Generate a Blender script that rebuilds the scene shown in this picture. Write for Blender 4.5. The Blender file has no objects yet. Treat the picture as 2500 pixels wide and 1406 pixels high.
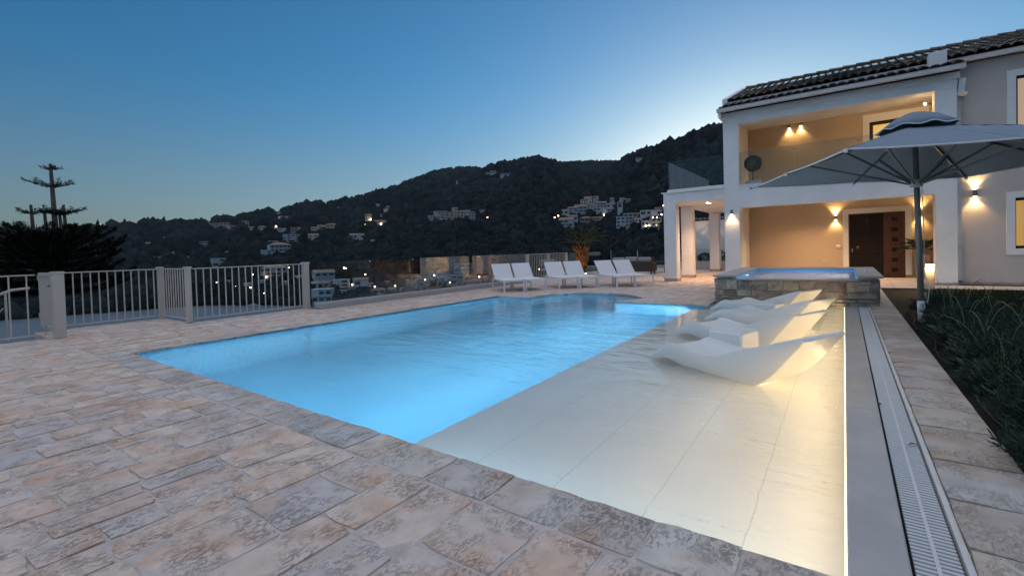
import bpy, bmesh, math, random
import numpy as np
from mathutils import Vector, Matrix
random.seed(7); RNG = np.random.default_rng(7)
rad = math.radians
sc = bpy.context.scene
COL = sc.collection

# ------------------------------------------------------------------ camera
F_PX, PITCH, ROLL, YAW, CY, CAM_H = 1129.17, 1.334, -1.655, 35.70, 638.74, 1.24
def cam_axes():
    y, p, r = rad(YAW), rad(PITCH), rad(ROLL)
    fwd = np.array([-math.sin(y)*math.cos(p), math.cos(y)*math.cos(p), -math.sin(p)])
    right = np.array([math.cos(y), math.sin(y), 0.0]); up = np.cross(right, fwd)
    return fwd, right*math.cos(r)+up*math.sin(r), -right*math.sin(r)+up*math.cos(r)
FWD, RIGHT, UP = cam_axes()
cam = bpy.data.cameras.new('camera'); cam_ob = bpy.data.objects.new('camera', cam); COL.objects.link(cam_ob)
cam.sensor_width = 36; cam.lens = F_PX/2500*36; cam.shift_y = (CY-703)/2500
cam.clip_start = 0.05; cam.clip_end = 12000
M = Matrix.Identity(4)
for i in range(3):
    M[i][0] = RIGHT[i]; M[i][1] = UP[i]; M[i][2] = -FWD[i]
M[2][3] = CAM_H
cam_ob.matrix_world = M
sc.camera = cam_ob

# ------------------------------------------------------------------ sky
world = bpy.data.worlds.new('World'); sc.world = world; world.use_nodes = True
wn = world.node_tree; bg = wn.nodes['Background']
sky = wn.nodes.new('ShaderNodeTexSky'); sky.sky_type = 'NISHITA'; sky.sun_disc = False
sky.sun_elevation = rad(3.0); sky.sun_rotation = rad(-9); sky.ozone_density = 5; sky.dust_density = 1; sky.air_density = 1
wb = wn.nodes.new('ShaderNodeMix'); wb.data_type = 'RGBA'; wb.blend_type = 'MULTIPLY'; wb.inputs[0].default_value = 1
wb.inputs[7].default_value = (1.0, 1.08, 0.855, 1)          # white balance of the evening exposure
hs_ = wn.nodes.new('ShaderNodeHueSaturation'); hs_.inputs['Saturation'].default_value = 1.0; hs_.inputs['Value'].default_value = 1.12; wn.links.new(sky.outputs[0], hs_.inputs['Color']); wn.links.new(hs_.outputs[0], wb.inputs[6]); # evening haze: the sky loses colour towards the horizon, alike all round
geo = wn.nodes.new('ShaderNodeTexCoord'); sep = wn.nodes.new('ShaderNodeSeparateXYZ'); wn.links.new(geo.outputs['Generated'], sep.inputs[0])
hz = wn.nodes.new('ShaderNodeMapRange'); hz.inputs[1].default_value = 0.0; hz.inputs[2].default_value = .36; hz.inputs[3].default_value = .62; hz.inputs[4].default_value = 0.0; hz.interpolation_type = 'SMOOTHSTEP'
wn.links.new(sep.outputs[2], hz.inputs[0])
bw = wn.nodes.new('ShaderNodeRGBToBW'); wn.links.new(wb.outputs[2], bw.inputs[0])
gv = wn.nodes.new('ShaderNodeVectorMath'); gv.operation = 'SCALE'; gv.inputs[0].default_value = (.90, .97, 1.10); wn.links.new(bw.outputs[0], gv.inputs['Scale'])
mz = wn.nodes.new('ShaderNodeMix'); mz.data_type = 'RGBA'; wn.links.new(hz.outputs[0], mz.inputs[0]); wn.links.new(wb.outputs[2], mz.inputs[6]); wn.links.new(gv.outputs[0], mz.inputs[7])
wn.links.new(mz.outputs[2], bg.inputs[0]); bg.inputs[1].default_value = 0.15
# added fill: wide soft lamp from overhead, brightening the terrace beyond the sky's light
sun = bpy.data.lights.new('sun', 'SUN'); sun.energy = .62; sun.angle = rad(120); sun.color = (1.0, .95, .92)
fill_sun_ob = bpy.data.objects.new('sun', sun); COL.objects.link(fill_sun_ob); fill_sun_ob.rotation_euler = Vector((.06, .10, -.98)).to_track_quat('-Z', 'Y').to_euler()
sc.view_settings.view_transform = 'Standard'; sc.view_settings.look = 'None'; sc.view_settings.gamma = 1
sc.view_settings.exposure = 1.18
sc.render.engine = 'CYCLES'
sc.cycles.use_denoising = True
sc.cycles.max_bounces = 8; sc.cycles.diffuse_bounces = 3; sc.cycles.glossy_bounces = 3
sc.cycles.transparent_max_bounces = 16; sc.cycles.sample_clamp_indirect = 4.0
sc.cycles.caustics_reflective = False; sc.cycles.caustics_refractive = True

# ------------------------------------------------------------------ helpers
def ray(px, py):
    return FWD+(px-1250)/F_PX*RIGHT-(py-CY)/F_PX*UP
class MB:
    """collects faces; build() links them as one mesh object"""
    def __init__(s): s.v = []; s.f = []; s.m = []
    def face(s, pts, mi=0):
        b = len(s.v); s.v += [tuple(p) for p in pts]; s.f.append(tuple(range(b, b+len(pts)))); s.m.append(mi); return s
    def box(s, x0, x1, y0, y1, z0, z1, mi=0):
        b = len(s.v)
        s.v += [(x0,y0,z0),(x1,y0,z0),(x1,y1,z0),(x0,y1,z0),(x0,y0,z1),(x1,y0,z1),(x1,y1,z1),(x0,y1,z1)]
        for q in ((0,3,2,1),(4,5,6,7),(0,1,5,4),(1,2,6,5),(2,3,7,6),(3,0,4,7)):
            s.f.append(tuple(b+i for i in q)); s.m.append(mi)
        return s
    def bbox(s, x0, x1, y0, y1, z0, z1, bev=0.01, mi=0):
        """box with chamfered edges"""
        bm = bmesh.new(); bmesh.ops.create_cube(bm, size=1)
        for v in bm.verts:
            v.co = ((x0+x1)/2+v.co.x*(x1-x0), (y0+y1)/2+v.co.y*(y1-y0), (z0+z1)/2+v.co.z*(z1-z0))
        bmesh.ops.bevel(bm, geom=bm.edges[:], offset=min(bev, .45*min(abs(x1-x0), abs(y1-y0), abs(z1-z0))), segments=1, affect='EDGES')
        s.add_bm(bm, mi); bm.free(); return s
    def add_bm(s, bm, mi=0):
        b = len(s.v); bm.verts.index_update()
        s.v += [tuple(v.co) for v in bm.verts]
        for f in bm.faces: s.f.append(tuple(b+v.index for v in f.verts)); s.m.append(mi)
    def tube(s, pts, r, n=8, mi=0, cap=True):
        pts = [Vector(p) for p in pts]; rs = r if isinstance(r, (list, tuple)) else [r]*len(pts)
        rings = []; prev = None
        for i, p in enumerate(pts):
            d = (pts[min(i+1, len(pts)-1)]-pts[max(i-1, 0)]).normalized()
            if prev is None:
                a = Vector((0,0,1)) if abs(d.z) < .9 else Vector((1,0,0)); u = d.cross(a).normalized()
            else:
                u = (prev-d*prev.dot(d)).normalized()
            prev = u; w = d.cross(u); b = len(s.v)
            for k in range(n):
                t = 2*math.pi*k/n; s.v.append(tuple(p+(u*math.cos(t)+w*math.sin(t))*rs[i]))
            rings.append(b)
        for a, b in zip(rings, rings[1:]):
            for k in range(n):
                s.f.append((a+k, a+(k+1)%n, b+(k+1)%n, b+k)); s.m.append(mi)
        if cap:
            s.f.append(tuple(rings[0]+k for k in reversed(range(n)))); s.m.append(mi)
            s.f.append(tuple(rings[-1]+k for k in range(n))); s.m.append(mi)
        return s
    def bar(s, a, b, w, h=None, mi=0):
        """square bar between two points"""
        a, b = Vector(a), Vector(b); h = h or w; d = (b-a).normalized()
        up = Vector((0,0,1)) if abs(d.z) < .95 else Vector((0,1,0))
        x = d.cross(up).normalized()*w/2; y = x.cross(d).normalized()*h/2
        q = len(s.v)
        for p in (a, b): s.v += [tuple(p-x-y), tuple(p+x-y), tuple(p+x+y), tuple(p-x+y)]
        for k in range(4): s.f.append((q+k, q+(k+1)%4, q+4+(k+1)%4, q+4+k)); s.m.append(mi)
        s.f.append((q+3,q+2,q+1,q)); s.f.append((q+4,q+5,q+6,q+7)); s.m += [mi, mi]
        return s
    def lathe(s, prof, cx=0, cy=0, n=20, mi=0):
        rings = []
        for r, z in prof:
            b = len(s.v); rings.append(b)
            for k in range(n): s.v.append((cx+r*math.cos(2*math.pi*k/n), cy+r*math.sin(2*math.pi*k/n), z))
        for a, b in zip(rings, rings[1:]):
            for k in range(n): s.f.append((a+k, a+(k+1)%n, b+(k+1)%n, b+k)); s.m.append(mi)
        s.f.append(tuple(rings[0]+k for k in reversed(range(n)))); s.f.append(tuple(rings[-1]+k for k in range(n))); s.m += [mi, mi]
        return s
    def mesh(s, name, mats, smooth=False):
        me = bpy.data.meshes.new(name); me.from_pydata(s.v, [], s.f)
        for m in (mats if isinstance(mats, (list, tuple)) else [mats]): me.materials.append(m)
        if isinstance(mats, (list, tuple)) and len(mats) > 1: me.polygons.foreach_set('material_index', s.m)
        if smooth: me.polygons.foreach_set('use_smooth', [True]*len(me.polygons))
        me.update(); return me
    def build(s, name, mats, parent=None, smooth=False):
        return link(name, s.mesh(name, mats, smooth), parent)
def link(name, data, parent=None, loc=None, rotz=None):
    o = bpy.data.objects.new(name, data); COL.objects.link(o)
    if parent is not None: o.parent = parent
    if loc is not None: o.location = loc
    if rotz is not None: o.rotation_euler = (0, 0, rotz)
    return o
def tag(o, label=None, cat=None, group=None, kind=None):
    if label: o['label'] = label
    if cat: o['category'] = cat
    if group: o['group'] = group
    if kind: o['kind'] = kind
    return o
def thing(name, label, cat, loc=(0,0,0), rotz=0, group=None):
    return tag(link(name, None, None, loc, rotz), label, cat, group)
def structure(name, mb, mat, **k): return tag(mb.build(name, mat, **k), kind='structure')
def copy_tree(o, parent=None):
    c = o.copy(); COL.objects.link(c); c.parent = parent
    for ch in list(o.children): copy_tree(ch, c)
    return c
def np_mesh(name, V, Q, mats, parent=None, smooth=False, attr=None, mi=None):
    """V (n,3), Q (m,k) index array"""
    me = bpy.data.meshes.new(name); k = Q.shape[1]
    me.vertices.add(len(V)); me.vertices.foreach_set('co', np.asarray(V, np.float32).ravel())
    me.loops.add(Q.size); me.loops.foreach_set('vertex_index', Q.astype(np.int32).ravel())
    me.polygons.add(len(Q)); me.polygons.foreach_set('loop_start', np.arange(0, Q.size, k, dtype=np.int32))
    me.polygons.foreach_set('loop_total', np.full(len(Q), k, np.int32))
    for m in (mats if isinstance(mats, (list, tuple)) else [mats]): me.materials.append(m)
    if mi is not None: me.polygons.foreach_set('material_index', np.asarray(mi, np.int32))
    if smooth: me.polygons.foreach_set('use_smooth', np.ones(len(Q), bool))
    if attr is not None:
        a = me.attributes.new('srand', 'FLOAT', 'POINT'); a.data.foreach_set('value', np.asarray(attr, np.float32))
    me.update(calc_edges=True); me.validate()
    return link(name, me, parent)
def leaves(name, P, N_dir, size, mat, parent=None, aspect=.45, jitter=.6, rng=RNG):
    """leaf-sized quads (bent in two) at points P, long axis near N_dir"""
    n = len(P); d = N_dir+rng.normal(0, jitter, (n, 3)); d /= np.linalg.norm(d, axis=1)[:, None]+1e-9
    r = rng.normal(0, 1, (n, 3)); s = np.cross(d, r); s /= np.linalg.norm(s, axis=1)[:, None]+1e-9
    L = (np.asarray(size)*rng.uniform(.6, 1.3, n))[:, None]; W = L*aspect/2
    V = np.stack([P, P+d*L*.5+s*W, P+d*L, P+d*L*.5-s*W], 1).reshape(-1, 3)
    Q = np.arange(4*n).reshape(n, 4)
    return np_mesh(name, V, Q, mat, parent, attr=np.repeat(rng.random(n), 4))
def tri_fill(loops, z):
    bm = bmesh.new()
    for lp in loops:
        vs = [bm.verts.new((x, y, z)) for x, y in lp]
        for a, b in zip(vs, vs[1:]+vs[:1]): bm.edges.new((a, b))
    bmesh.ops.triangle_fill(bm, edges=bm.edges[:], use_beauty=True, normal=(0,0,1))
    for f in bm.faces:
        if f.normal.z < 0: f.normal_flip()
    return bm
ORD = ['first','second','third','fourth','fifth','sixth','seventh','eighth','ninth','tenth','eleventh','twelfth','thirteenth','fourteenth','fifteenth','sixteenth','seventeenth','eighteenth','nineteenth','twentieth']
def ordinal(i):
    if i < 20: return ORD[i]
    t = {2:'twenty',3:'thirty',4:'forty'}[(i+1)//10]; u = (i+1)%10
    return (t[:-1]+'ieth') if u == 0 else t+'-'+ORD[u-1]

# ------------------------------------------------------------------ materials
def mat(name, col, rough=.7, metal=0, var=.0, vscale=3.0, bump=0, bscale=40, spec=.3, coord='pos', emis=None, estr=0, rand=0):
    m = bpy.data.materials.new(name); m.use_nodes = True; nt = m.node_tree; b = nt.nodes['Principled BSDF']
    b.inputs['Roughness'].default_value = rough; b.inputs['Metallic'].default_value = metal; b.inputs['Specular IOR Level'].default_value = spec
    b.inputs['Base Color'].default_value = (*col, 1)
    if var or bump or rand:
        g = nt.nodes.new('ShaderNodeNewGeometry'); src = g.outputs['Position']
    if var or rand:
        n = nt.nodes.new('ShaderNodeTexNoise'); n.inputs['Scale'].default_value = vscale; n.inputs['Detail'].default_value = 6; n.inputs['Roughness'].default_value = .6
        nt.links.new(src, n.inputs['Vector'])
        mr = nt.nodes.new('ShaderNodeMapRange'); mr.inputs[1].default_value = .3; mr.inputs[2].default_value = .7; mr.inputs[3].default_value = 1-var; mr.inputs[4].default_value = 1+var
        nt.links.new(n.outputs[0], mr.inputs[0]); out = mr.outputs[0]
        if rand:
            a = nt.nodes.new('ShaderNodeAttribute'); a.attribute_name = 'srand'
            oi = nt.nodes.new('ShaderNodeObjectInfo'); ad = nt.nodes.new('ShaderNodeMath'); ad.operation = 'ADD'
            nt.links.new(a.outputs['Fac'], ad.inputs[0]); nt.links.new(oi.outputs['Random'], ad.inputs[1])
            fr = nt.nodes.new('ShaderNodeMath'); fr.operation = 'FRACT'; nt.links.new(ad.outputs[0], fr.inputs[0])
            m2 = nt.nodes.new('ShaderNodeMapRange'); m2.inputs[3].default_value = 1-rand; m2.inputs[4].default_value = 1+rand
            nt.links.new(fr.outputs[0], m2.inputs[0])
            ml = nt.nodes.new('ShaderNodeMath'); ml.operation = 'MULTIPLY'; nt.links.new(out, ml.inputs[0]); nt.links.new(m2.outputs[0], ml.inputs[1]); out = ml.outputs[0]
        vm = nt.nodes.new('ShaderNodeVectorMath'); vm.operation = 'SCALE'; vm.inputs[0].default_value = col
        nt.links.new(out, vm.inputs['Scale']); nt.links.new(vm.outputs[0], b.inputs['Base Color'])
    if bump:
        n2 = nt.nodes.new('ShaderNodeTexNoise'); n2.inputs['Scale'].default_value = bscale; n2.inputs['Detail'].default_value = 5
        nt.links.new(src, n2.inputs['Vector'])
        bp = nt.nodes.new('ShaderNodeBump'); bp.inputs['Strength'].default_value = bump; bp.inputs['Distance'].default_value = .02
        nt.links.new(n2.outputs[0], bp.inputs['Height']); nt.links.new(bp.outputs[0], b.inputs['Normal'])
    if emis:
        b.inputs['Emission Color'].default_value = (*emis, 1); b.inputs['Emission Strength'].default_value = estr
    return m
def emit(name, col, strength):
    m = bpy.data.materials.new(name); m.use_nodes = True; nt = m.node_tree; nt.nodes.clear()
    e = nt.nodes.new('ShaderNodeEmission'); e.inputs[0].default_value = (*col, 1); e.inputs[1].default_value = strength
    o = nt.nodes.new('ShaderNodeOutputMaterial'); nt.links.new(e.outputs[0], o.inputs[0]); return m
def glass(name, tint=(.9,.95,.95), ior=1.5, rough=.0, boost=1.0, rim=None):
    """thin clear pane: transparent with a Fresnel mirror coat"""
    m = bpy.data.materials.new(name); m.use_nodes = True; nt = m.node_tree; nt.nodes.clear()
    t = nt.nodes.new('ShaderNodeBsdfTransparent'); t.inputs[0].default_value = (*tint, 1)
    g = nt.nodes.new('ShaderNodeBsdfGlossy'); g.inputs['Roughness'].default_value = rough
    fr = nt.nodes.new('ShaderNodeFresnel'); fr.inputs[0].default_value = ior
    mp = nt.nodes.new('ShaderNodeMath'); mp.operation = 'MULTIPLY'; mp.inputs[1].default_value = boost; mp.use_clamp = True
    mx = nt.nodes.new('ShaderNodeMixShader'); o = nt.nodes.new('ShaderNodeOutputMaterial')
    nt.links.new(fr.outputs[0], mp.inputs[0]); nt.links.new(mp.outputs[0], mx.inputs[0]); nt.links.new(t.outputs[0], mx.inputs[1]); nt.links.new(g.outputs[0], mx.inputs[2])
    nt.links.new(mx.outputs[0], o.inputs[0]); return m
def stone_mat(name, cols, dark=(.16,.12,.10), pit=.34, bump=.7, scale=1.0, seed=0.0):
    """natural cleft stone: per-stone tint, blotches, dark pitted veins, rough relief"""
    m = bpy.data.materials.new(name); m.use_nodes = True; nt = m.node_tree; N = nt.nodes.new; L = nt.links.new; b = nt.nodes['Principled BSDF']
    b.inputs['Roughness'].default_value = .62; b.inputs['Specular IOR Level'].default_value = .35
    g = N('ShaderNodeNewGeometry'); a = N('ShaderNodeAttribute'); a.attribute_name = 'srand'; oi = N('ShaderNodeObjectInfo')
    ad = N('ShaderNodeMath'); L(a.outputs['Fac'], ad.inputs[0]); L(oi.outputs['Random'], ad.inputs[1])
    fr = N('ShaderNodeMath'); fr.operation = 'FRACT'; L(ad.outputs[0], fr.inputs[0])
    off = N('ShaderNodeVectorMath'); off.operation = 'SCALE'; off.inputs[0].default_value = (37, 53, 0); L(fr.outputs[0], off.inputs['Scale'])
    po = N('ShaderNodeVectorMath'); L(g.outputs['Position'], po.inputs[0]); L(off.outputs[0], po.inputs[1])
    rp = N('ShaderNodeValToRGB'); rp.color_ramp.interpolation = 'LINEAR'
    els = rp.color_ramp.elements
    while len(els) < len(cols): els.new(.5)
    for i, c in enumerate(cols): els[i].position = i/(len(cols)-1); els[i].color = (*c, 1)
    L(fr.outputs[0], rp.inputs[0])
    n1 = N('ShaderNodeTexNoise'); n1.inputs['Scale'].default_value = 7*scale; n1.inputs['Detail'].default_value = 8; n1.inputs['Roughness'].default_value = .62; L(po.outputs[0], n1.inputs['Vector'])
    m1 = N('ShaderNodeMapRange'); m1.inputs[1].default_value = .3; m1.inputs[2].default_value = .72; m1.inputs[3].default_value = .82; m1.inputs[4].default_value = 1.14; L(n1.outputs[0], m1.inputs[0])
    sc1 = N('ShaderNodeVectorMath'); sc1.operation = 'SCALE'; L(rp.outputs[0], sc1.inputs[0]); L(m1.outputs[0], sc1.inputs['Scale'])
    # warm stains
    n4 = N('ShaderNodeTexNoise'); n4.inputs['Scale'].default_value = 3.2*scale; n4.inputs['Detail'].default_value = 4; L(po.outputs[0], n4.inputs['Vector'])
    m4 = N('ShaderNodeMapRange'); m4.inputs[1].default_value = .47; m4.inputs[2].default_value = .70; m4.inputs[4].default_value = .8; L(n4.outputs[0], m4.inputs[0])
    mx0 = N('ShaderNodeMix'); mx0.data_type = 'RGBA'; mx0.blend_type = 'MULTIPLY'; mx0.inputs[7].default_value = (.95, .72, .55, 1); L(m4.outputs[0], mx0.inputs[0]); L(sc1.outputs[0], mx0.inputs[6])
    # pits: fine noise gated by a large blotch mask
    n2 = N('ShaderNodeTexNoise'); n2.inputs['Scale'].default_value = 42*scale; n2.inputs['Detail'].default_value = 6; n2.inputs['Roughness'].default_value = .7; n2.inputs['Distortion'].default_value = 1.2
    mp = N('ShaderNodeVectorMath'); mp.operation = 'MULTIPLY'; mp.inputs[1].default_value = (1, .55, 1); L(po.outputs[0], mp.inputs[0]); L(mp.outputs[0], n2.inputs['Vector'])
    n3 = N('ShaderNodeTexNoise'); n3.inputs['Scale'].default_value = 4.5*scale; n3.inputs['Detail'].default_value = 3; L(po.outputs[0], n3.inputs['Vector'])
    g3 = N('ShaderNodeMapRange'); g3.inputs[1].default_value = .42; g3.inputs[2].default_value = .62; L(n3.outputs[0], g3.inputs[0])
    g2 = N('ShaderNodeMapRange'); g2.inputs[1].default_value = .50; g2.inputs[2].default_value = .62; L(n2.outputs[0], g2.inputs[0])
    pm = N('ShaderNodeMath'); pm.operation = 'MULTIPLY'; L(g2.outputs[0], pm.inputs[0]); L(g3.outputs[0], pm.inputs[1])
    pf = N('ShaderNodeMath'); pf.operation = 'MULTIPLY'; pf.inputs[1].default_value = pit; L(pm.outputs[0], pf.inputs[0])
    mx = N('ShaderNodeMix'); mx.data_type = 'RGBA'; mx.inputs[7].default_value = (*dark, 1); L(pf.outputs[0], mx.inputs[0]); L(mx0.outputs[2], mx.inputs[6])
    L(mx.outputs[2], b.inputs['Base Color'])
    h = N('ShaderNodeMath'); h.operation = 'MULTIPLY_ADD'; h.inputs[1].default_value = -1.0; L(pm.outputs[0], h.inputs[0]); L(n1.outputs[0], h.inputs[2])
    bp = N('ShaderNodeBump'); bp.inputs['Strength'].default_value = bump; bp.inputs['Distance'].default_value = .012; L(h.outputs[0], bp.inputs['Height']); L(bp.outputs[0], b.inputs['Normal'])
    return m
PAVE = stone_mat('paving_stone', [(.65,.49,.40),(.68,.56,.48),(.64,.51,.43),(.71,.57,.47),(.65,.53,.47),(.58,.45,.39),(.69,.52,.42),(.65,.54,.48),(.56,.50,.48),(.69,.57,.49)])
COPE = stone_mat('coping_stone', [(.56,.49,.44),(.64,.58,.52),(.52,.45,.40),(.60,.55,.51),(.50,.43,.38),(.50,.49,.48),(.62,.54,.47)], pit=.42)
KERB = stone_mat('kerb_stone', [(.50,.46,.42),(.46,.41,.37),(.52,.49,.46),(.50,.40,.32),(.42,.40,.38),(.56,.48,.40)], pit=.35, bump=.6)
SPAST = stone_mat('wall_stone', [(.44,.38,.30),(.34,.30,.26),(.50,.43,.34),(.27,.26,.24),(.46,.37,.28),(.40,.36,.31)], dark=(.07,.06,.05), pit=.5, bump=1.0, scale=1.3)
MORTAR = mat('mortar', (.55,.48,.44), .9, var=.2, vscale=9, bump=.4, bscale=90)
WHITE = mat('white_render', (.78,.76,.75), .85, var=.08, vscale=1.2, bump=.12, bscale=160)
TAN = mat('tan_render', (.52,.41,.30), .85, var=.05, vscale=1.0, bump=.12, bscale=160)
GREYR = mat('grey_render', (.57,.50,.46), .85, var=.09, vscale=1.0, bump=.12, bscale=160)
TRIM = mat('white_trim', (.78,.77,.75), .7, var=.03, vscale=4)
SLAB = mat('marble_slab', (.62,.56,.50), .45, var=.15, vscale=2.5)
PLINTH = mat('stone_plinth', (.42,.31,.25), .6, var=.25, vscale=7)
CONC = mat('smooth_concrete', (.42,.40,.38), .55, var=.12, vscale=2.2, bump=.1, bscale=120)
FENCE = mat('painted_steel', (.54,.48,.43), .45, var=.04, vscale=5, spec=.5)
WMETAL = mat('white_metal', (.72,.72,.72), .4, var=.02, spec=.5)
SLING = mat('white_sling', (.72,.71,.72), .8, var=.03, vscale=30, bump=.1, bscale=400)
PLAST = mat('white_plastic', (.74,.73,.70), .42, var=.02, vscale=2, spec=.45)
GRATE = mat('white_grate', (.60,.60,.60), .5, var=.05, vscale=12)
DARKW = mat('dark_wood', (.010,.005,.004), .5, var=.35, vscale=6, spec=.25)
REDW = mat('red_brown_wood', (.075,.024,.013), .45, var=.4, vscale=8, spec=.5)
BRASS = mat('brushed_brass', (.6,.45,.25), .3, metal=1)
STEEL = mat('brushed_steel', (.5,.5,.5), .35, metal=1)
LAMPG = mat('grey_lamp_metal', (.18,.17,.16), .5, metal=.3)
ALU = mat('grey_pole', (.23,.25,.27), .4, metal=.4, var=.05)
CANVAS = mat('grey_canvas', (.20,.26,.32), .85, var=.04, vscale=3, bump=.15, bscale=300)
PIPING = mat('white_piping', (.75,.75,.75), .7)
DARKRIB = mat('dark_rib', (.10,.11,.12), .4, metal=.5)
TILE = mat('roof_tile', (.17,.145,.12), .85, var=.3, vscale=6, bump=.4, bscale=60, rand=.35)
GUTT = mat('gutter_metal', (.62,.58,.56), .5, var=.03)
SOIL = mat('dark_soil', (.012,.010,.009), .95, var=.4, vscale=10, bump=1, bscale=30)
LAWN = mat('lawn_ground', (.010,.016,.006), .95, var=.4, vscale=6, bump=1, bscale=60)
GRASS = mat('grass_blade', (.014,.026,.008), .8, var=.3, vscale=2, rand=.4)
ROSEM = mat('rosemary_leaf', (.022,.045,.030), .7, var=.2, rand=.4)
STEMM = mat('pale_stem', (.16,.18,.09), .7, var=.2)
TOPI = mat('topiary_leaf', (.045,.07,.032), .6, rand=.4)
PALML = mat('palm_leaf', (.013,.016,.007), .6, rand=.3)
PALMB = mat('palm_bark', (.20,.11,.055), .9, var=.5, vscale=14, rand=.6); PALMD = mat('palm_fibre', (.035,.02,.012), .95, var=.3, vscale=20)
CONIF = mat('conifer_needle', (.006,.010,.006), .8, spec=.05, rand=.4)
BARK = mat('grey_bark', (.16,.11,.09), .9, var=.3, vscale=8)
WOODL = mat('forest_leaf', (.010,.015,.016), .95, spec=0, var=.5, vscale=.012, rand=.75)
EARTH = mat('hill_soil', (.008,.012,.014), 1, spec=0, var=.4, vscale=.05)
WICKER = mat('dark_wicker', (.07,.055,.045), .8, var=.3, vscale=60, bump=.6, bscale=150)
CUSH = mat('grey_cushion', (.32,.32,.35), .9, var=.06, vscale=8)
GLASSP = glass('clear_glass', (.88,.92,.94), 1.5, boost=.6)
PANE = glass('window_glass', (.85,.87,.88), 1.5)
LEDW = emit('warm_led', (1.0,.74,.40), 1.6)
BULB = emit('lamp_lens', (1.0,.72,.35), 28)
POOLL = emit('pool_lens', (.85,.93,1.0), 22); POOLD = emit('pool_lens_dim', (.25,.6,1.0), .12)
# ------------------------------------------------------------------ pool outline and terrace
WATER_Z = -0.055
AC, AR = (-5.36, 10.52), 1.42                     # round alcove with the entry steps
arc = []
for k in range(25):
    t = rad(192)+(rad(18)-rad(192))*k/24
    arc.append((AC[0]+AR*math.cos(t), AC[1]+AR*math.sin(t)))
XL, XS, YF, YB = -7.93, -2.57, 2.05, 10.12
POOL = [(XL, YF), (0.0, YF), (0.0, 10.95), (-2.36, 10.95), (-2.36, YB), (-4.36, YB)]+arc[::-1]+[(-7.84, 10.22)]
def in_poly(x, y, P):
    c = False; j = len(P)-1
    for i in range(len(P)):
        if (P[i][1] > y) != (P[j][1] > y) and x < (P[j][0]-P[i][0])*(y-P[i][1])/(P[j][1]-P[i][1])+P[i][0]: c = not c
        j = i
    return c
# terrace bed (mortar level) with the pool and the overflow channel cut out
deck_outer = [(-10.95,-3.0), (-10.95,1.72), (-12.05,1.72), (-12.05,3.72), (-10.62,3.72), (-10.62,6.15), (-10.02,6.15), (-10.02,15.2), (-11.0,16.2), (-11.3,21.2), (-11.3,31.0), (-3.25,31.0), (-3.25,19.75), (2.3,19.75), (2.3,16.62), (7.5,16.62), (7.5,15.55), (0.76,15.55), (0.76,-3.0)]
pool_cut = [(XL, YF), (0.385, YF), (0.385, 10.95), (-2.36, 10.95), (-2.36, YB), (-4.36, YB)]+arc[::-1]+[(-7.84, 10.22)]
bm = tri_fill([deck_outer, pool_cut], -.009)
mb = MB(); mb.add_bm(bm); bm.free()
for a, b in zip(deck_outer, deck_outer[1:]+deck_outer[:1]):   # retaining faces of the terrace
    mb.face([(a[0],a[1],-3.2), (b[0],b[1],-3.2), (b[0],b[1],-.012), (a[0],a[1],-.012)])
terrace = structure('terrace', mb, MORTAR)

def stone_template(seed, nx=5, ny=4, rough=.0035, irr=.035, rag=1.0):
    r = random.Random(seed); V = []; Q = []
    bx = [r.uniform(-irr, irr) for _ in range(4)]
    for j in range(ny):
        for i in range(nx):
            u, v = i/(nx-1)-.5, j/(ny-1)-.5
            edge = i in (0, nx-1) or j in (0, ny-1)
            x, y = u, v
            if i in (0, nx-1): x += rag*r.uniform(-.012, .012)-math.copysign(.004, u)
            if j in (0, ny-1): y += rag*r.uniform(-.016, .016)
            if i in (0, nx-1) and j in (0, ny-1): x -= math.copysign(.014, u); y -= math.copysign(.018, v)
            if edge and not (i in (0,nx-1) and j in (0,ny-1)) and r.random() < .16*rag: x *= .965; y *= .965
            V.append((x, y, (-.0045 if edge else 0)+r.uniform(-rough, rough)))
    # ring just inside the edge so the bevel stays narrow
    for j in range(ny-1):
        for i in range(nx-1): a = j*nx+i; Q.append((a, a+1, a+nx+1, a+nx))
    per = [i for i in range(nx)]+[j*nx+nx-1 for j in range(1, ny)]+[(ny-1)*nx+i for i in range(nx-2, -1, -1)]+[j*nx for j in range(ny-2, 0, -1)]
    b = len(V)
    for p in per: V.append((V[p][0]*1.004, V[p][1]*1.004, -.045))
    n = len(per)
    for k in range(n): Q.append((per[k], b+k, b+(k+1)%n, per[(k+1)%n]))
    return np.array(V), np.array(Q)
TPL = [stone_template(100+k) for k in range(12)]
TPC = [stone_template(300+k, rag=.22) for k in range(12)]
def tpl_mesh(k, m, T=None):
    V, Q = (T or TPL)[k]; me = bpy.data.meshes.new('paving_stone'); me.from_pydata(V.tolist(), [], Q.tolist()); me.materials.append(m); me.update(); return me
PM = [tpl_mesh(k, PAVE) for k in range(12)]; CM = [tpl_mesh(k, COPE, TPC) for k in range(12)]; KM = [tpl_mesh(k, KERB, TPC) for k in range(12)]
def px_of(P):
    d = np.asarray(P, float)-np.array([0, 0, CAM_H]); a = d@FWD
    return 1250+F_PX*(d@RIGHT)/a, CY-F_PX*(d@UP)/a, a
def shown(st):
    """approximate projected area of a stone inside the frame"""
    x, y, w, l = st[:4]; u, v, a = px_of((x, y, 0))
    if a < .3 or not -120 < u < 2620 or not 0 < v < 1500: return 0
    d2 = x*x+y*y+CAM_H**2
    return w*l*F_PX**2*CAM_H/d2**1.5
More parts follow.
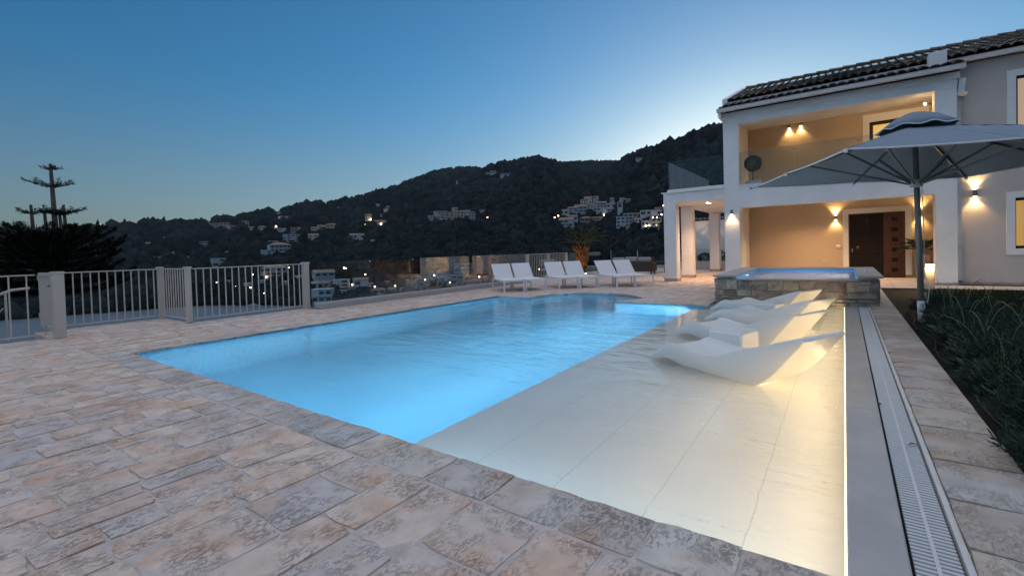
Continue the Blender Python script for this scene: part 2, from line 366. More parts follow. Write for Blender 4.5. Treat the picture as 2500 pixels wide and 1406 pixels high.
def lay(stones, parent, meshes, mtl, name, limit=300, zj=.004):
    """stones: (cx, cy, w, l, rot) -> single objects for the largest in view, the rest joined"""
    stones = sorted(stones, key=shown, reverse=True); rest = []
    for i, s in enumerate(stones):
        x, y, w, l, rot = s; z = random.uniform(-zj, zj)
        if i < limit and shown(s) > 0:
            o = link(name, meshes[random.randrange(12)], parent); o.location = (x, y, z); o.scale = (w, l, 1)
            o.rotation_euler = (random.uniform(-.006, .006), random.uniform(-.006, .006), rot+random.choice((0, math.pi)))
        else: rest.append((x, y, w, l, rot, z))
    if rest:
        VV, QQ, AA = [], [], []; b = 0
        for x, y, w, l, rot, z in rest:
            V, Q = TPL[random.randrange(12)]; c, s_ = math.cos(rot), math.sin(rot)
            X = V[:,0]*w; Y = V[:,1]*l
            VV.append(np.stack([x+X*c-Y*s_, y+X*s_+Y*c, V[:,2]+z], 1)); QQ.append(Q+b); AA.append(np.full(len(V), random.random())); b += len(V)
        o = np_mesh(name+'s', np.concatenate(VV), np.concatenate(QQ), mtl, parent, attr=np.concatenate(AA)); o['kind'] = 'stuff'
J = .014
def courses(x0, x1, y0, y1, skip=None, along='y'):
    out = []; x = x0
    while x < x1-.05:
        w = random.choice((.22,.26,.30,.34,.40)) if along == 'y' else random.choice((.25,.3,.35))
        if x1-x-w < .16: w = x1-x
        y = y0
        while y < y1-.05:
            l = random.choice((.24,.32,.40,.46,.52,.60))
            if y == y0: l *= random.uniform(.5, 1)
            if y1-y-l < .18: l = y1-y
            # now and then a course of two narrow stones
            parts = [(x+w/2, y+l/2, w, l)]
            if w >= .34 and random.random() < .12: parts = [(x+w/4, y+l/2, w/2, l), (x+3*w/4, y+l/2, w/2, l)]
            for (cx, cy, ww, ll) in parts:
                if skip is None or not skip(cx, cy, ww, ll): out.append((cx, cy, ww-J, ll-J, 0))
            y += l
        x += w
    return out
def near_pool(cx, cy, w, l, m=.24):
    for sx in (-1, 0, 1):
        for sy in (-1, 0, 1):
            x, y = cx+sx*(w/2), cy+sy*(l/2)
            if in_poly(x, y, POOL): return True
            d = math.hypot(x-AC[0], y-AC[1])
            if d < AR+m and y > 10.0: return True
    return False
st = courses(-10.93, .74, -2.2, 1.73)
st += courses(-12.03, -10.95, 1.75, 3.7)
st += courses(-10.93, -8.24, 1.75, 3.7)+courses(-10.6, -8.24, 3.7, 6.1)+courses(-10.0, -8.24, 6.1, 10.46)
st += courses(-10.0, -2.45, 10.46, 15.0, skip=near_pool)
st += courses(-4.1, -2.42, 10.36, 10.46, skip=near_pool)
st += courses(-11.2, -3.3, 16.3, 25.0)+courses(-10.0, -2.45, 15.0, 16.3)
lay(st, terrace, PM, PAVE, 'paving_stone')
# smooth slabs in front of the house and under the portico
sl = []
for i in range(11):
    for j in range(2): sl.append((-2.0+i*.88, 15.72+j*.62 if j == 0 else 16.28, .87, .60 if j == 0 else .50, 0))
for i in range(6):
    for j in range(6): sl.append((-2.85+i*.88, 16.85+j*.5, .87, .49, 0))
for k, s in enumerate(sl):
    if s[1] > 16.6 and s[0] > 2.2: continue
    MB().bbox(s[0]-s[2]/2, s[0]+s[2]/2, s[1]-s[3]/2, s[1]+s[3]/2, -.011, .004, .004).build('floor_slab', SLAB, terrace)
# coping stones round the pool
cs = []; x = XL-.29
while x < .74:
    w = random.choice((.26,.31,.36,.42,.47)); w = min(w, .76-x) if .76-x-w > .1 else .76-x
    cs.append((x+w/2, YF-.150, w-J, .305, 0)); x += w
y = YF-.0
while y < 10.3:
    l = random.choice((.34,.42,.5)); l = min(l, 10.36-y) if 10.36-y-l > .12 else 10.36-y
    cs.append((XL-.148, y+l/2, .30, l-J, 0)); y += l
for k in range(3): cs.append((-7.66+.36*k, 10.35-.017*k, .35, .28, -.05))
n = 15
for k in range(n):
    t = rad(190)+(rad(20)-rad(190))*(k+.5)/n
    cs.append((AC[0]+(AR+.135)*math.cos(t), AC[1]+(AR+.135)*math.sin(t), .31, .30, t-math.pi/2))
for k in range(6): cs.append((-4.2+.345*k, YB+.13, .335, .25, 0))
for k in range(2): cs.append((-2.48, YB+.27+.36*k, .23, .34, 0))
lay(cs, terrace, CM, COPE, 'coping_stone', zj=.003)

# ------------------------------------------------------------------ pool basin
PTILE = mat('pool_plaster', (.15,.40,.57), .6, var=.10, vscale=.8)
LTILE = mat('ledge_tile', (.79,.78,.74), .5, var=.05, vscale=1.4, bump=.05, bscale=60)
bm = tri_fill([POOL], -1.42); mb = MB(); mb.add_bm(bm); bm.free()
for a, b in zip(POOL, POOL[1:]+POOL[:1]):
    mb.face([(b[0],b[1],-1.42), (a[0],a[1],-1.42), (a[0],a[1],-.03), (b[0],b[1],-.03)])
# coved junction of floor and long left wall
q = [(XL+.8*(1-math.cos(t)), -1.415+.8*(1-math.sin(t))) for t in [math.pi/2*k/10 for k in range(11)]]
for (xa, za), (xb, zb) in zip(q, q[1:]): mb.face([(xa, YF, za), (xb, YF, zb), (xb, 10.2, zb), (xa, 10.2, za)])
structure('pool_basin', mb, PTILE)
LZ = -.30
mb = MB()
mb.box(XS, -.001, YF+.001, YB+.02, -1.419, LZ-.0012).box(-2.358, -.001, YB+.02, 10.949, -1.419, LZ-.0012)
ledge = structure('pool_ledge', mb, mat('pale_grout', (.60,.59,.55), .8))
TX = [XS, -2.0, -1.42, -.88, -.40, -.001]; i = 0
for a, b in zip(TX, TX[1:]):
    y = YF+.002+(.4 if i % 2 else 0); i += 1
    ys = [YF+.002]+([y] if y > YF+.1 else [])
    while ys[-1]+1.15 < 10.9: ys.append(ys[-1]+1.15)
    ys.append(10.945)
    for c, d in zip(ys, ys[1:]):
        if a < -2.4 and d > YB+.02: d = YB+.02
        if d-c < .05: continue
        MB().box(a+.0028 if a > XS else a-.004, b-.0028, c+.0022, d-.0022, LZ-.010, LZ+random.uniform(-.0004, .0004)).build('ledge_tile', LTILE, ledge)
# shallow entry step at the tip of the alcove
loop = [(AC[0]+(AR-.012)*math.cos(t), AC[1]+(AR-.012)*math.sin(t)) for t in [rad(a) for a in range(14, 65, 5)]]+[(-4.80, 11.30), (-4.45, 10.98), (-4.20, 10.86)]
bm = tri_fill([loop], -.10); mb = MB(); mb.add_bm(bm); bm.free()
for a, b in zip(loop, loop[1:]+loop[:1]): mb.face([(a[0],a[1],-1.41), (b[0],b[1],-1.41), (b[0],b[1],-.10), (a[0],a[1],-.10)])
structure('pool_step', mb, mat('step_plaster', (.34,.50,.58), .6, var=.08))
# water surface
WM = bpy.data.materials.new('pool_water'); WM.use_nodes = True; nt = WM.node_tree; nt.nodes.clear()
gl = nt.nodes.new('ShaderNodeBsdfGlass'); gl.inputs['Color'].default_value = (.95,.985,1.0,1); gl.inputs['IOR'].default_value = 1.33; gl.inputs['Roughness'].default_value = .03
ge = nt.nodes.new('ShaderNodeNewGeometry'); n1 = nt.nodes.new('ShaderNodeTexNoise'); n1.inputs['Scale'].default_value = 2.2; n1.inputs['Detail'].default_value = 4; n1.inputs['Roughness'].default_value = .55; n1.inputs['Distortion'].default_value = .4
vm = nt.nodes.new('ShaderNodeMapping'); vm.inputs['Scale'].default_value = (1.0, 2.0, 1); vm.inputs['Rotation'].default_value = (0, 0, rad(24))
nt.links.new(ge.outputs['Position'], vm.inputs[0]); nt.links.new(vm.outputs[0], n1.inputs['Vector'])
bp = nt.nodes.new('ShaderNodeBump'); bp.inputs['Strength'].default_value = .28; bp.inputs['Distance'].default_value = .05
nt.links.new(n1.outputs[0], bp.inputs['Height']); nt.links.new(bp.outputs[0], gl.inputs['Normal'])
ou = nt.nodes.new('ShaderNodeOutputMaterial'); nt.links.new(gl.outputs[0], ou.inputs[0])
bm = tri_fill([[(x, y) for x, y in POOL]], WATER_Z); mb = MB(); mb.add_bm(bm); bm.free()
structure('pool_water', mb, WM)
# underwater lamps: a round lens in a steel ring set in the pool wall, each with its own light
def pool_light(x, y, z, nx, ny, label, power, col=(.60,.85,1.0), off=.35, r=.09, lens=None):
    t = thing('pool_light', label, 'pool light', (x, y, z), math.atan2(ny, nx), 'underwater pool lights')
    def disc(name, rr, x0, x1, m):
        q = MB(); k = 18; A = [(x0, rr*math.cos(2*math.pi*i/k), rr*math.sin(2*math.pi*i/k)) for i in range(k)]; B = [(x1, a[1]*.9, a[2]*.9) for a in A]
        q.face(B)
        for i in range(k): q.face([A[i], A[(i+1)%k], B[(i+1)%k], B[i]])
        return q.build(name, m, t)
    disc('ring', r, .001, .018, STEEL); disc('lens', r*.75, .018, .026, lens or POOLD)
    L = bpy.data.lights.new('pool_lamp', 'SPOT'); L.energy = power*4; L.color = col; L.shadow_soft_size = .05; L.spot_size = rad(165); L.spot_blend = .35
    lo = link('lamp', L, t); lo.location = (.06, 0, 0); lo.rotation_euler = (0, -math.pi/2, 0)
PP = 9.5
for i in range(7):
    pool_light(XS-.006, 2.65+i*1.2, -.55, -1, 0, ordinal(i)+' underwater lamp from the front in the riser below the white ledge', PP*((1.1, 1.7, 2.2, 2.3, 2.3, 2.3, 1.8)[i]))
for i in range(4):
    pool_light(-7.2+i*1.25, YF+.001, -.55, 0, 1, ordinal(i)+' underwater lamp from the left in the near pool wall', PP*.3)

# ------------------------------------------------------------------ right edge: LED line, concrete strip, overflow grate, kerb
led = MB().box(-.010, -.002, YF+.02, 10.93, -.078, -.030).build('led_strip', LEDW); tag(led, 'thin warm glowing light strip along the right edge of the shallow ledge', 'light strip')
L = bpy.data.lights.new('strip_lamp', 'AREA'); L.shape = 'RECTANGLE'; L.size = 8.8; L.size_y = .02; L.energy = 44; L.color = (1, .70, .36)
L2 = L.copy(); L2.energy = 6; lo = link('lamp', L2, led); lo.location = (-.016, 6.48, -.036); lo.rotation_euler = Vector((-1, 0, .25)).to_track_quat('-Z', 'Y').to_euler()
lo = link('lamp', L, led); lo.location = (-.016, 6.48, -.070); lo.rotation_euler = Vector((-1, 0, -.25)).to_track_quat('-Z', 'Y').to_euler()
ledge_fill = MB().box(XS+.05, -.05, YF+.002, YF+.010, -.085, -.075).build('led_strip', emit('ledge_fill_glow', (.64,.87,1.0), 34)); tag(ledge_fill, 'added unseen cool fill strip under the near coping brightening the shallow ledge', 'light strip')  # added unseen glow strip, only there to brighten the ledge
mb = MB(); ys = [YF]
while ys[-1] < 10.9: ys.append(min(10.95, ys[-1]+2.2))
edge = structure('pool_edge', MB().box(0.0, .185, YF, 10.95, -.6, -.012), CONC)
for a, b in zip(ys, ys[1:]): MB().bbox(-.001, .195, a+.002, b-.002, -.028, .0, .006).build('edge_slab', CONC, edge)
gr = thing('overflow_grate', 'long white slatted overflow grate beside the smooth pool edge', 'grate', (.2, YF, 0))
gr_y0, gr_y1 = YF+.01, 10.93
sm = MB().bbox(.006, .152, -.0065, .0065, -.022, -.004, .003).mesh('slat', GRATE)
pitch = .0285; n = int((gr_y1-gr_y0)/pitch); rest = MB()
for k in range(n):
    y = gr_y0-YF+k*pitch
    if k < 300:
        o = link('slat', sm, gr); o.location = (0, y, 0)
    else: rest.box(.006, .152, y-.0065, y+.0065, -.022, -.004)
if rest.v: rest.build('slats', GRATE, gr)['kind'] = 'stuff'
MB().box(.072, .086, 0, gr_y1-YF, -.024, -.0025).build('centre_rib', GRATE, gr)
structure('overflow_channel', MB().box(.196, .362, YF, 10.94, -.3, -.20).box(.185, .196, YF, 10.95, -.3, -.010), mat('channel_dark', (.06,.06,.06), .8))
kb = structure('kerb', MB().box(.362, .385, YF, 10.95, -.3, .006).box(.385, .74, YF, 10.95, -.3, -.012), mat('white_grout', (.62,.60,.57), .8, var=.1))
ks = []; y = YF
while y < 10.9:
    l = random.choice((.36,.44,.5,.58)); l = min(l, 10.95-y) if 10.95-y-l > .15 else 10.95-y
    ks.append((.566, y+l/2, .36, l-.012, 0)); y += l
for x, y, w, l, r in ks:
    o = link('kerb_stone', KM[random.randrange(12)], kb); o.location = (x, y, .022); o.scale = (w, l, 1); o.rotation_euler = (0, 0, random.choice((0, math.pi)))

# ------------------------------------------------------------------ planting strip and lawn
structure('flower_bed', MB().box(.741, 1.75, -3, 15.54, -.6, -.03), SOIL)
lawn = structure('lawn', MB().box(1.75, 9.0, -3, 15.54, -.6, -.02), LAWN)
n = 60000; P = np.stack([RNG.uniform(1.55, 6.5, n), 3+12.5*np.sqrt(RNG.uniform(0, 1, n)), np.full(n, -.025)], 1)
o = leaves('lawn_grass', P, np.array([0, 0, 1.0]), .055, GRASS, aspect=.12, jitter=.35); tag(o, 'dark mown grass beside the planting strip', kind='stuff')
# ------------------------------------------------------------------ the villa
FY, BY, WY = 16.5, 19.8, 16.95            # pillar front, loggia back wall, right-hand wall
house = thing('villa', 'white two-storey villa with loggia, portico and tiled roof behind the pool', 'house', (0, FY, 0))
def part(name, m, mb, parent=None):
    o = mb.build(name, m, parent or house)
    if parent is None:
        for v in o.data.vertices: v.co.y -= FY
    return o
def sub(name, m, mb, parent):
    o = mb.build(name, m, parent)
    for v in o.data.vertices: v.co.y -= FY
    return o
B = lambda *a, **k: MB().bbox(*a, **k)
# pillars, beams
part('pillar', WHITE, B(-3.19, -2.74, FY, FY+.45, 0, 5.12, bev=.008))
part('pillar', WHITE, B(1.98, 2.40, FY, FY+.48, .065, 5.12, bev=.008))
part('beam', WHITE, MB().box(-2.745, 1.985, FY+.002, FY+.45, 2.42, 3.10))
part('beam', WHITE, MB().box(-3.192, 2.402, FY-.003, FY+.45, 5.12, 5.50))
part('cornice', TRIM, MB().box(-3.24, 2.45, FY-.06, FY-.003, 5.34, 5.50))
part('ceiling', WHITE, MB().box(-2.9, 2.36, FY+.45, BY, 2.70, 3.09))
part('cross_beam', WHITE, MB().box(-3.19, -2.93, FY+.451, BY, 2.44, 2.70))
part('balcony_edge', WHITE, MB().box(-2.74, 1.98, FY-.03, FY+.30, 3.10, 3.15))
# back walls with a door opening each
def wall_open(name, m, x0, x1, y0, y1, z0, z1, ops):
    mb = MB(); xs = x0
    for a, b, c, d in sorted(ops):
        if a > xs: mb.box(xs, a, y0, y1, z0, z1)
        if c > z0+.001: mb.box(a, b, y0, y1, z0, c)
        if d < z1: mb.box(a, b, y0, y1, d, z1)
        xs = b
    mb.box(xs, x1, y0, y1, z0, z1)
    return part(name, m, mb)
wall_open('wall', TAN, -3.19, 2.36, BY, BY+.3, 0, 3.09, [(.13, 1.63, 0, 2.17)])
wall_open('wall', TAN, -3.19, 2.36, BY, BY+.3, 3.1, 6.6, [(.73, 2.05, 3.1, 5.2)])
part('wall', WHITE, MB().box(-3.19, -2.95, FY+.45, 31, 0, 2.44).box(-3.19, -2.95, BY, 31, 2.44, 5.6).box(-3.19,-2.95, FY+.45, BY, 3.1, 5.6))
part('wall', TAN, MB().box(2.36, 2.55, WY+.31, BY, 0, 5.6))
wall_open('wall', GREYR, 2.40, 9.0, WY, WY+.30, .07, 5.80, [(3.52, 4.9, .93, 2.21), ])
part('upper_ceiling', WHITE, MB().box(-2.95, 2.36, FY+.45, BY, 5.55, 5.60))
part('wall', WHITE, MB().box(8.7, 9.0, WY+.3, 31, 0, 5.8).box(-3.19, 9, 30.7, 31, 0, 5.8))
part('plinth', PLINTH, MB().box(2.38, 9.0, WY-.02, WY, .0, .07).box(1.96, 2.42, FY-.02, FY+.5, 0, .065))
# window surrounds on the right wall: frame trim, sash, pane, curtain
def window(x0, x1, z0, z1, tw, y, curtain):
    w = part('window', TRIM, MB().box(x0-tw, x1+tw, y-.035, y-.002, z1, z1+tw).box(x0-tw, x1+tw, y-.035, y-.002, z0-tw, z0).box(x0-tw, x0, y-.035, y-.002, z0, z1).box(x1, x1+tw, y-.035, y-.002, z0, z1))
    sub('sash', DARKW, MB().box(x0, x1, y+.05, y+.1, z1-.07, z1).box(x0, x1, y+.05, y+.1, z0, z0+.07).box(x0, x0+.03, y+.05, y+.1, z0, z1).box(x1-.05, x1, y+.05, y+.1, z0, z1), w)
    sub('pane', PANE, MB().face([(x0,y+.075,z0), (x1,y+.075,z0), (x1,y+.075,z1), (x0,y+.075,z1)]), w)
    mb = MB(); n = 40
    for k in range(n):
        a, b = x0-.3+(x1-x0+.6)*k/n, x0-.3+(x1-x0+.6)*(k+1)/n; da, db = .03*math.sin(k*1.7), .03*math.sin((k+1)*1.7)
        mb.face([(a,y+.27+da,z0-.2), (b,y+.27+db,z0-.2), (b,y+.27+db,z1+.2), (a,y+.27+da,z1+.2)])
    sub('curtain', curtain, mb, w)
    return w
CURT = mat('room_glow_curtain', (.7,.55,.3), .9, emis=(1.0,.56,.16), estr=.20)  # emission in the curtain stands in for room light behind it
CURT2 = mat('pale_glow_curtain', (.7,.55,.42), .9, emis=(1.0,.58,.28), estr=.13)  # upper window: room light put into the curtain as a weaker glow
window(3.52, 4.9, .93, 2.21, .16, WY, CURT)
# upper right window is a shallow niche on the wall face
up = part('window', TRIM, MB().box(3.38, 3.54, WY-.035, WY-.002, 3.3, 5.41).box(3.54, 5.0, WY-.035, WY-.002, 5.25, 5.41))
sub('sash', DARKW, MB().box(3.54, 5.0, WY-.012, WY-.003, 5.17, 5.25).box(3.54, 3.57, WY-.012, WY-.003, 3.3, 5.17), up)
sub('curtain', CURT2, MB().box(3.57, 5.0, WY-.006, WY-.0015, 3.3, 5.17), up)
# entrance: trim, dark main leaf and panelled side leaf
part('door_surround', TRIM, MB().box(-.03, .13, BY-.04, BY-.002, 0.085, 2.34).box(1.63, 1.79, BY-.04, BY-.002, .085, 2.34).box(.13, 1.63, BY-.04, BY-.002, 2.17, 2.34))
part('door_surround_base', PLINTH, MB().box(-.035, .13, BY-.045, BY-.002, 0, .083).box(1.63, 1.80, BY-.045, BY-.002, 0, .083))
d = part('entrance_door', DARKW, MB().box(.17, 1.08, BY+.06, BY+.11, .01, 2.13))
sub('door_frame', REDW, MB().box(.13, .17, BY+.02, BY+.12, 0, 2.17).box(1.59, 1.63, BY+.02, BY+.12, 0, 2.17).box(.17, 1.59, BY+.02, BY+.12, 2.13, 2.17).box(1.08, 1.14, BY+.02, BY+.12, 0, 2.13), d)
for r in range(6):
    for c in range(2):
        z = .12+r*.335; x = .24+c*.41
        sub('door_panel', DARKW, B(x, x+.36, BY+.045, BY+.062, z, z+.27, bev=.015), d)
k = MB(); k.lathe([(.001,0),(.03,.01),(.045,.04),(.03,.07),(.001,.075)], n=12)
kn = k.build('door_knob', BRASS, d, smooth=True)
for v in kn.data.vertices: x, y, z = v.co; v.co = (.38+x, BY-FY+.058-z, 1.02+y)
sub('lock_plate', STEEL, B(.215, .245, BY+.045, BY+.06, .86, .98, bev=.006), d)
sd = part('side_leaf', REDW, MB().box(1.14, 1.59, BY+.06, BY+.11, .01, 2.13))
for r in range(6):
    z = .12+r*.335
    sub('side_panel', REDW, B(1.23, 1.50, BY+.035, BY+.062, z, z+.25, bev=.02), sd)
    sub('side_panel_field', DARKW, B(1.285, 1.445, BY+.025, BY+.0345, z+.055, z+.195, bev=.008), sd)
# upper balcony door, its glowing curtain standing in for a warm lit room
ud = part('balcony_door', TRIM, MB().box(.55, .73, BY-.04, BY-.002, 3.1, 5.45).box(2.05, 2.23, BY-.04, BY-.002, 3.1, 5.45).box(.73, 2.05, BY-.04, BY-.002, 5.2, 5.45))
sub('door_frame', DARKW, MB().box(.73, .83, BY+.02, BY+.1, 3.1, 5.2).box(1.95, 2.05, BY+.02, BY+.1, 3.1, 5.2).box(.83, 1.95, BY+.02, BY+.1, 5.1, 5.2).box(1.36, 1.42, BY+.02, BY+.1, 3.1, 5.1), ud)
sub('pane', PANE, MB().face([(.83,BY+.06,3.1), (1.95,BY+.06,3.1), (1.95,BY+.06,5.1), (.83,BY+.06,5.1)]), ud)
sub('curtain', mat('bright_glow_curtain', (.75,.6,.3), .9, emis=(1.0,.60,.17), estr=.34), MB().box(.6, 2.2, BY+.32, BY+.34, 3.1, 5.3), ud)
# small fittings on the tan wall
it = thing('intercom', 'small white intercom box on the tan wall left of the entrance door', 'intercom', (-.16, BY, 1.06))
MB().bbox(-.05, .05, -.05, -.002, -.06, .05, .008).build('body', WMETAL, it); MB().box(-.035, .035, -.054, -.0505, -.005, .02).build('screen', LAMPG, it)
so = thing('wall_socket', 'white square wall socket low on the tan loggia wall', 'socket', (-.57, BY, .56))
MB().bbox(-.045, .045, -.014, -.002, -.045, .045, .004).build('plate', WMETAL, so); MB().box(-.022, .022, -.016, -.0142, -.02, .02).build('insert', LAMPG, so)
# portico
PC = [(-5.18, FY), (-5.07, 18.62), (-5.03, 23.3)]
for k, (x, y) in enumerate(PC):
    x0 = -5.18
    part('portico_column', WHITE, B(x0, x0+.42, y, y+.42, .10, 2.76, bev=.006))
    part('column_base', PLINTH, MB().box(x0-.02, x0+.44, y-.02, y+.44, 0, .10))
part('portico_slab', WHITE, MB().box(-5.18, -3.192, FY+.003, 24.0, 2.76, 3.10))
part('slab_edge', TRIM, MB().box(-5.24, -3.193, FY-.05, 24.05, 3.10, 3.13))
part('balustrade_base', TRIM, MB().box(-5.05, -3.193, FY+.03, FY+.13, 3.13, 3.22).box(-5.05, -4.95, FY+.13, 23.8, 3.13, 3.22))
for x0, x1 in ((-5.0, -3.2),):
    part('glass_panel', GLASSP, MB().box(x0, x1, FY+.075, FY+.087, 3.221, 4.20))
for y0, y1 in ((16.62, 18.4), (18.42, 20.2), (20.22, 22.0), (22.02, 23.7)):
    part('glass_panel', GLASSP, MB().box(-5.005, -4.993, y0, y1, 3.221, 4.20))
for x0, x1 in ((-2.72, -1.20), (-1.19, .36), (.37, 1.95)):
    part('glass_panel', GLASSP, MB().box(x0, x1, FY+.10, FY+.112, 3.151, 4.22))
for x in (-1.195, .365): 
    part('glass_clamp', LAMPG, B(x-.02, x+.02, FY+.085, FY+.125, 4.08, 4.12, bev=.006))
# upper terrace set-back block seen through the glass (white piers with glass doors)
for k, y in enumerate((17.6, 20.0, 22.6)):
    part('terrace_pier', WHITE, MB().box(-3.30, -3.192, y, y+.5, 3.13, 5.4))
# recessed portico ceiling lights
def down_light(x, y, z, label, power, group):
    t = thing('ceiling_light', label, 'ceiling light', (x, y, z), 0, group)
    MB().lathe([(.055, -.001), (.055, -.008), (.04, -.010)], n=16).build('ring', STEEL, t); MB().lathe([(.036, -.011), (.034, -.014)], n=12).build('lens', BULB, t)
    L = bpy.data.lights.new('down_lamp', 'SPOT'); L.energy = power; L.color = (1, .62, .32); L.spot_size = rad(130); L.spot_blend = .9; L.shadow_soft_size = .05
    lo = link('lamp', L, t); lo.location = (0, 0, -.03)
for i, y in enumerate((17.55, 17.85)): down_light(-3.95, y, 2.76, ('nearer' if i == 0 else 'farther')+' of the two small recessed lamps in the portico ceiling', 90, 'portico ceiling lamps')
down_light(-3.95, 21.2, 2.76, 'recessed lamp deep in the portico ceiling behind the second column', 90, 'portico ceiling lamps')

# ------------------------------------------------------------------ roofs
RX0, RX1 = -3.19, 2.42
E1 = (16.20, 5.62); E2 = (16.86, 5.85)             # lean-to: eave (y, z) and top
M1 = (16.74, 5.95); RG = (20.6, 7.36)              # main roof: eave and ridge
rf = part('roof', TRIM, MB().face([(RX0,E1[0],E1[1]-.06), (RX1,E1[0],E1[1]-.06), (RX1,E2[0],E2[1]-.06), (RX0,E2[0],E2[1]-.06)])
          .box(-3.19, 2.5, M1[0]+.05, M1[0]+.25, 5.5, 5.92)
          .face([(-3.19,M1[0],M1[1]-.05), (9.2,M1[0],M1[1]-.05), (9.2,RG[0],RG[1]-.05), (-3.19,RG[0],RG[1]-.05)])
          .face([(-3.19,RG[0],RG[1]-.05), (9.2,RG[0],RG[1]-.05), (9.2,27.0,5.2), (-3.19,27.0,5.2)]))
rf.data.materials.clear(); rf.data.materials.append(mat('roof_underlay', (.05,.04,.035), .95))
def tile_mesh(w=.20, L=.42, up=True):
    V, F = [], []; n = 7
    for end, (s, zz) in enumerate(((1.0, .018), (.82, 0.0))):
        for lay in range(2):
            for k in range(n):
                t = math.pi*k/(n-1); r = (w*.5*s-(.012 if lay else 0)); V.append((-r*math.cos(t), end*L, r*.75*math.sin(t)+zz))
    o = lambda e, l, k: e*2*n+l*n+k
    for k in range(n-1):
        F += [(o(0,0,k),o(0,0,k+1),o(1,0,k+1),o(1,0,k)), (o(0,1,k),o(1,1,k),o(1,1,k+1),o(0,1,k+1)), (o(0,0,k),o(0,1,k),o(0,1,k+1),o(0,0,k+1))]
    me = bpy.data.meshes.new('roof_tile'); me.from_pydata(V, [], F); me.materials.append(TILE); me.update(); return me
TM = tile_mesh()
tiles = []
def slope_tiles(x0, x1, a, b, rows, near):
    ang = math.atan2(b[1]-a[1], b[0]-a[0]); L = math.hypot(b[0]-a[0], b[1]-a[1]); n = int((x1-x0)/.215)
    for r in range(rows):
        for k in range(n):
            f = r*(L/rows)/L; x = x0+.12+k*(x1-x0-.2)/(n-1)
            tiles.append((x, a[0]+(b[0]-a[0])*f, a[1]+(b[1]-a[1])*f, ang, (0 if near else 1)*1000+r*10, L/rows*1.18/.42))
slope_tiles(RX0+.02, RX1+.05, E1, E2, 2, True)
slope_tiles(-3.1, 6.0, M1, RG, 11, False)
tiles.sort(key=lambda t: t[4])
rest = []
for i, (x, y, z, ang, pr, sl_) in enumerate(tiles):
    if i < 300:
        o = link('roof_tile', TM, rf); o.location = (x, y-FY, z+random.uniform(-.006, .006)); o.rotation_euler = (ang+random.uniform(-.02, .02), 0, random.uniform(-.03, .03)); o.scale = (1.14, sl_, 1)
    else: rest.append((x, y, z, ang, sl_))
tv = np.array([v.co[:] for v in TM.vertices]); tq = np.array([p.vertices[:] for p in TM.polygons]); VV, QQ, AA = [], [], []
for i, (x, y, z, ang, sl_) in enumerate(rest):
    c, s = math.cos(ang), math.sin(ang); Y = tv[:,1]*sl_
    VV.append(np.stack([x+tv[:,0]*1.14+random.uniform(-.006,.006), y-FY+Y*c-tv[:,2]*s, z+Y*s+tv[:,2]*c], 1)); QQ.append(tq+i*len(tv)); AA.append(np.full(len(tv), random.random()))
np_mesh('roof_tiles', np.concatenate(VV), np.concatenate(QQ), TILE, rf, attr=np.concatenate(AA))['kind'] = 'stuff'
# ridge caps
for k in range(24):
    o = link('ridge_tile', TM, rf); o.location = (-3.1+k*.39, RG[0]-FY, RG[1]+.03); o.rotation_euler = (0, 0, -math.pi/2); o.scale = (1.2, 1.0, 1.2)
# gable ends, gutters, corner box
part('gable_end', TRIM, MB().box(-3.27, -3.19, E1[0]-.02, E2[0]+.05, 5.34, 5.62).face([(-3.25,E1[0],5.60), (-3.25,E2[0]+.05,5.60), (-3.25,E2[0]+.05,E2[1]+.03), (-3.25,E1[0],E1[1]+.06)]).face([(-3.17,E1[0],5.60), (-3.17,E1[0],E1[1]+.06), (-3.17,E2[0]+.05,E2[1]+.03), (-3.17,E2[0]+.05,5.60)]).face([(-3.25,E1[0],E1[1]+.06), (-3.25,E2[0]+.05,E2[1]+.03), (-3.17,E2[0]+.05,E2[1]+.03), (-3.17,E1[0],E1[1]+.06)]))
part('verge', TRIM, MB().face([(-3.24,M1[0],M1[1]-.2), (-3.24,RG[0],RG[1]-.2), (-3.24,RG[0],RG[1]+.10), (-3.24,M1[0],M1[1]+.10)]).face([(-3.24,M1[0],M1[1]+.10), (-3.24,RG[0],RG[1]+.10), (-3.08,RG[0],RG[1]+.10), (-3.08,M1[0],M1[1]+.10)]).face([(-3.24,M1[0],M1[1]-.2), (-3.24,M1[0],M1[1]+.10), (-3.08,M1[0],M1[1]+.10), (-3.08,M1[0],M1[1]-.2)]).face([(-3.08,M1[0],M1[1]-.2), (-3.08,M1[0],M1[1]+.10), (-3.08,RG[0],RG[1]+.10), (-3.08,RG[0],RG[1]-.2)]))
def gutter(x0, x1, y, z, name='gutter'):
    g = part(name, GUTT, MB().box(x0, x1, y-.10, y-.094, z, z+.10).box(x0, x1, y-.094, y+.02, z-.004, z+.004).box(x0, x1, y-.108, y-.094, z+.092, z+.104).box(x0, x0+.005, y-.094, y+.02, z+.004, z+.09).box(x1-.005, x1, y-.094, y+.02, z+.004, z+.09))
    n = int((x1-x0)/.9)
    for k in range(n):
        x = x0+.45+k*.9; sub('gutter_bracket', GUTT, MB().box(x-.012, x+.012, y-.113, y-.1005, z-.006, z+.106), g)
gutter(-3.30, 2.52, E1[0]+.03, 5.50); gutter(-3.18, 9.1, M1[0]+.02, 5.79)
part('roof_box', WHITE, B(1.85, 2.2, 16.35, 16.75, 5.72, 6.08, bev=.01))
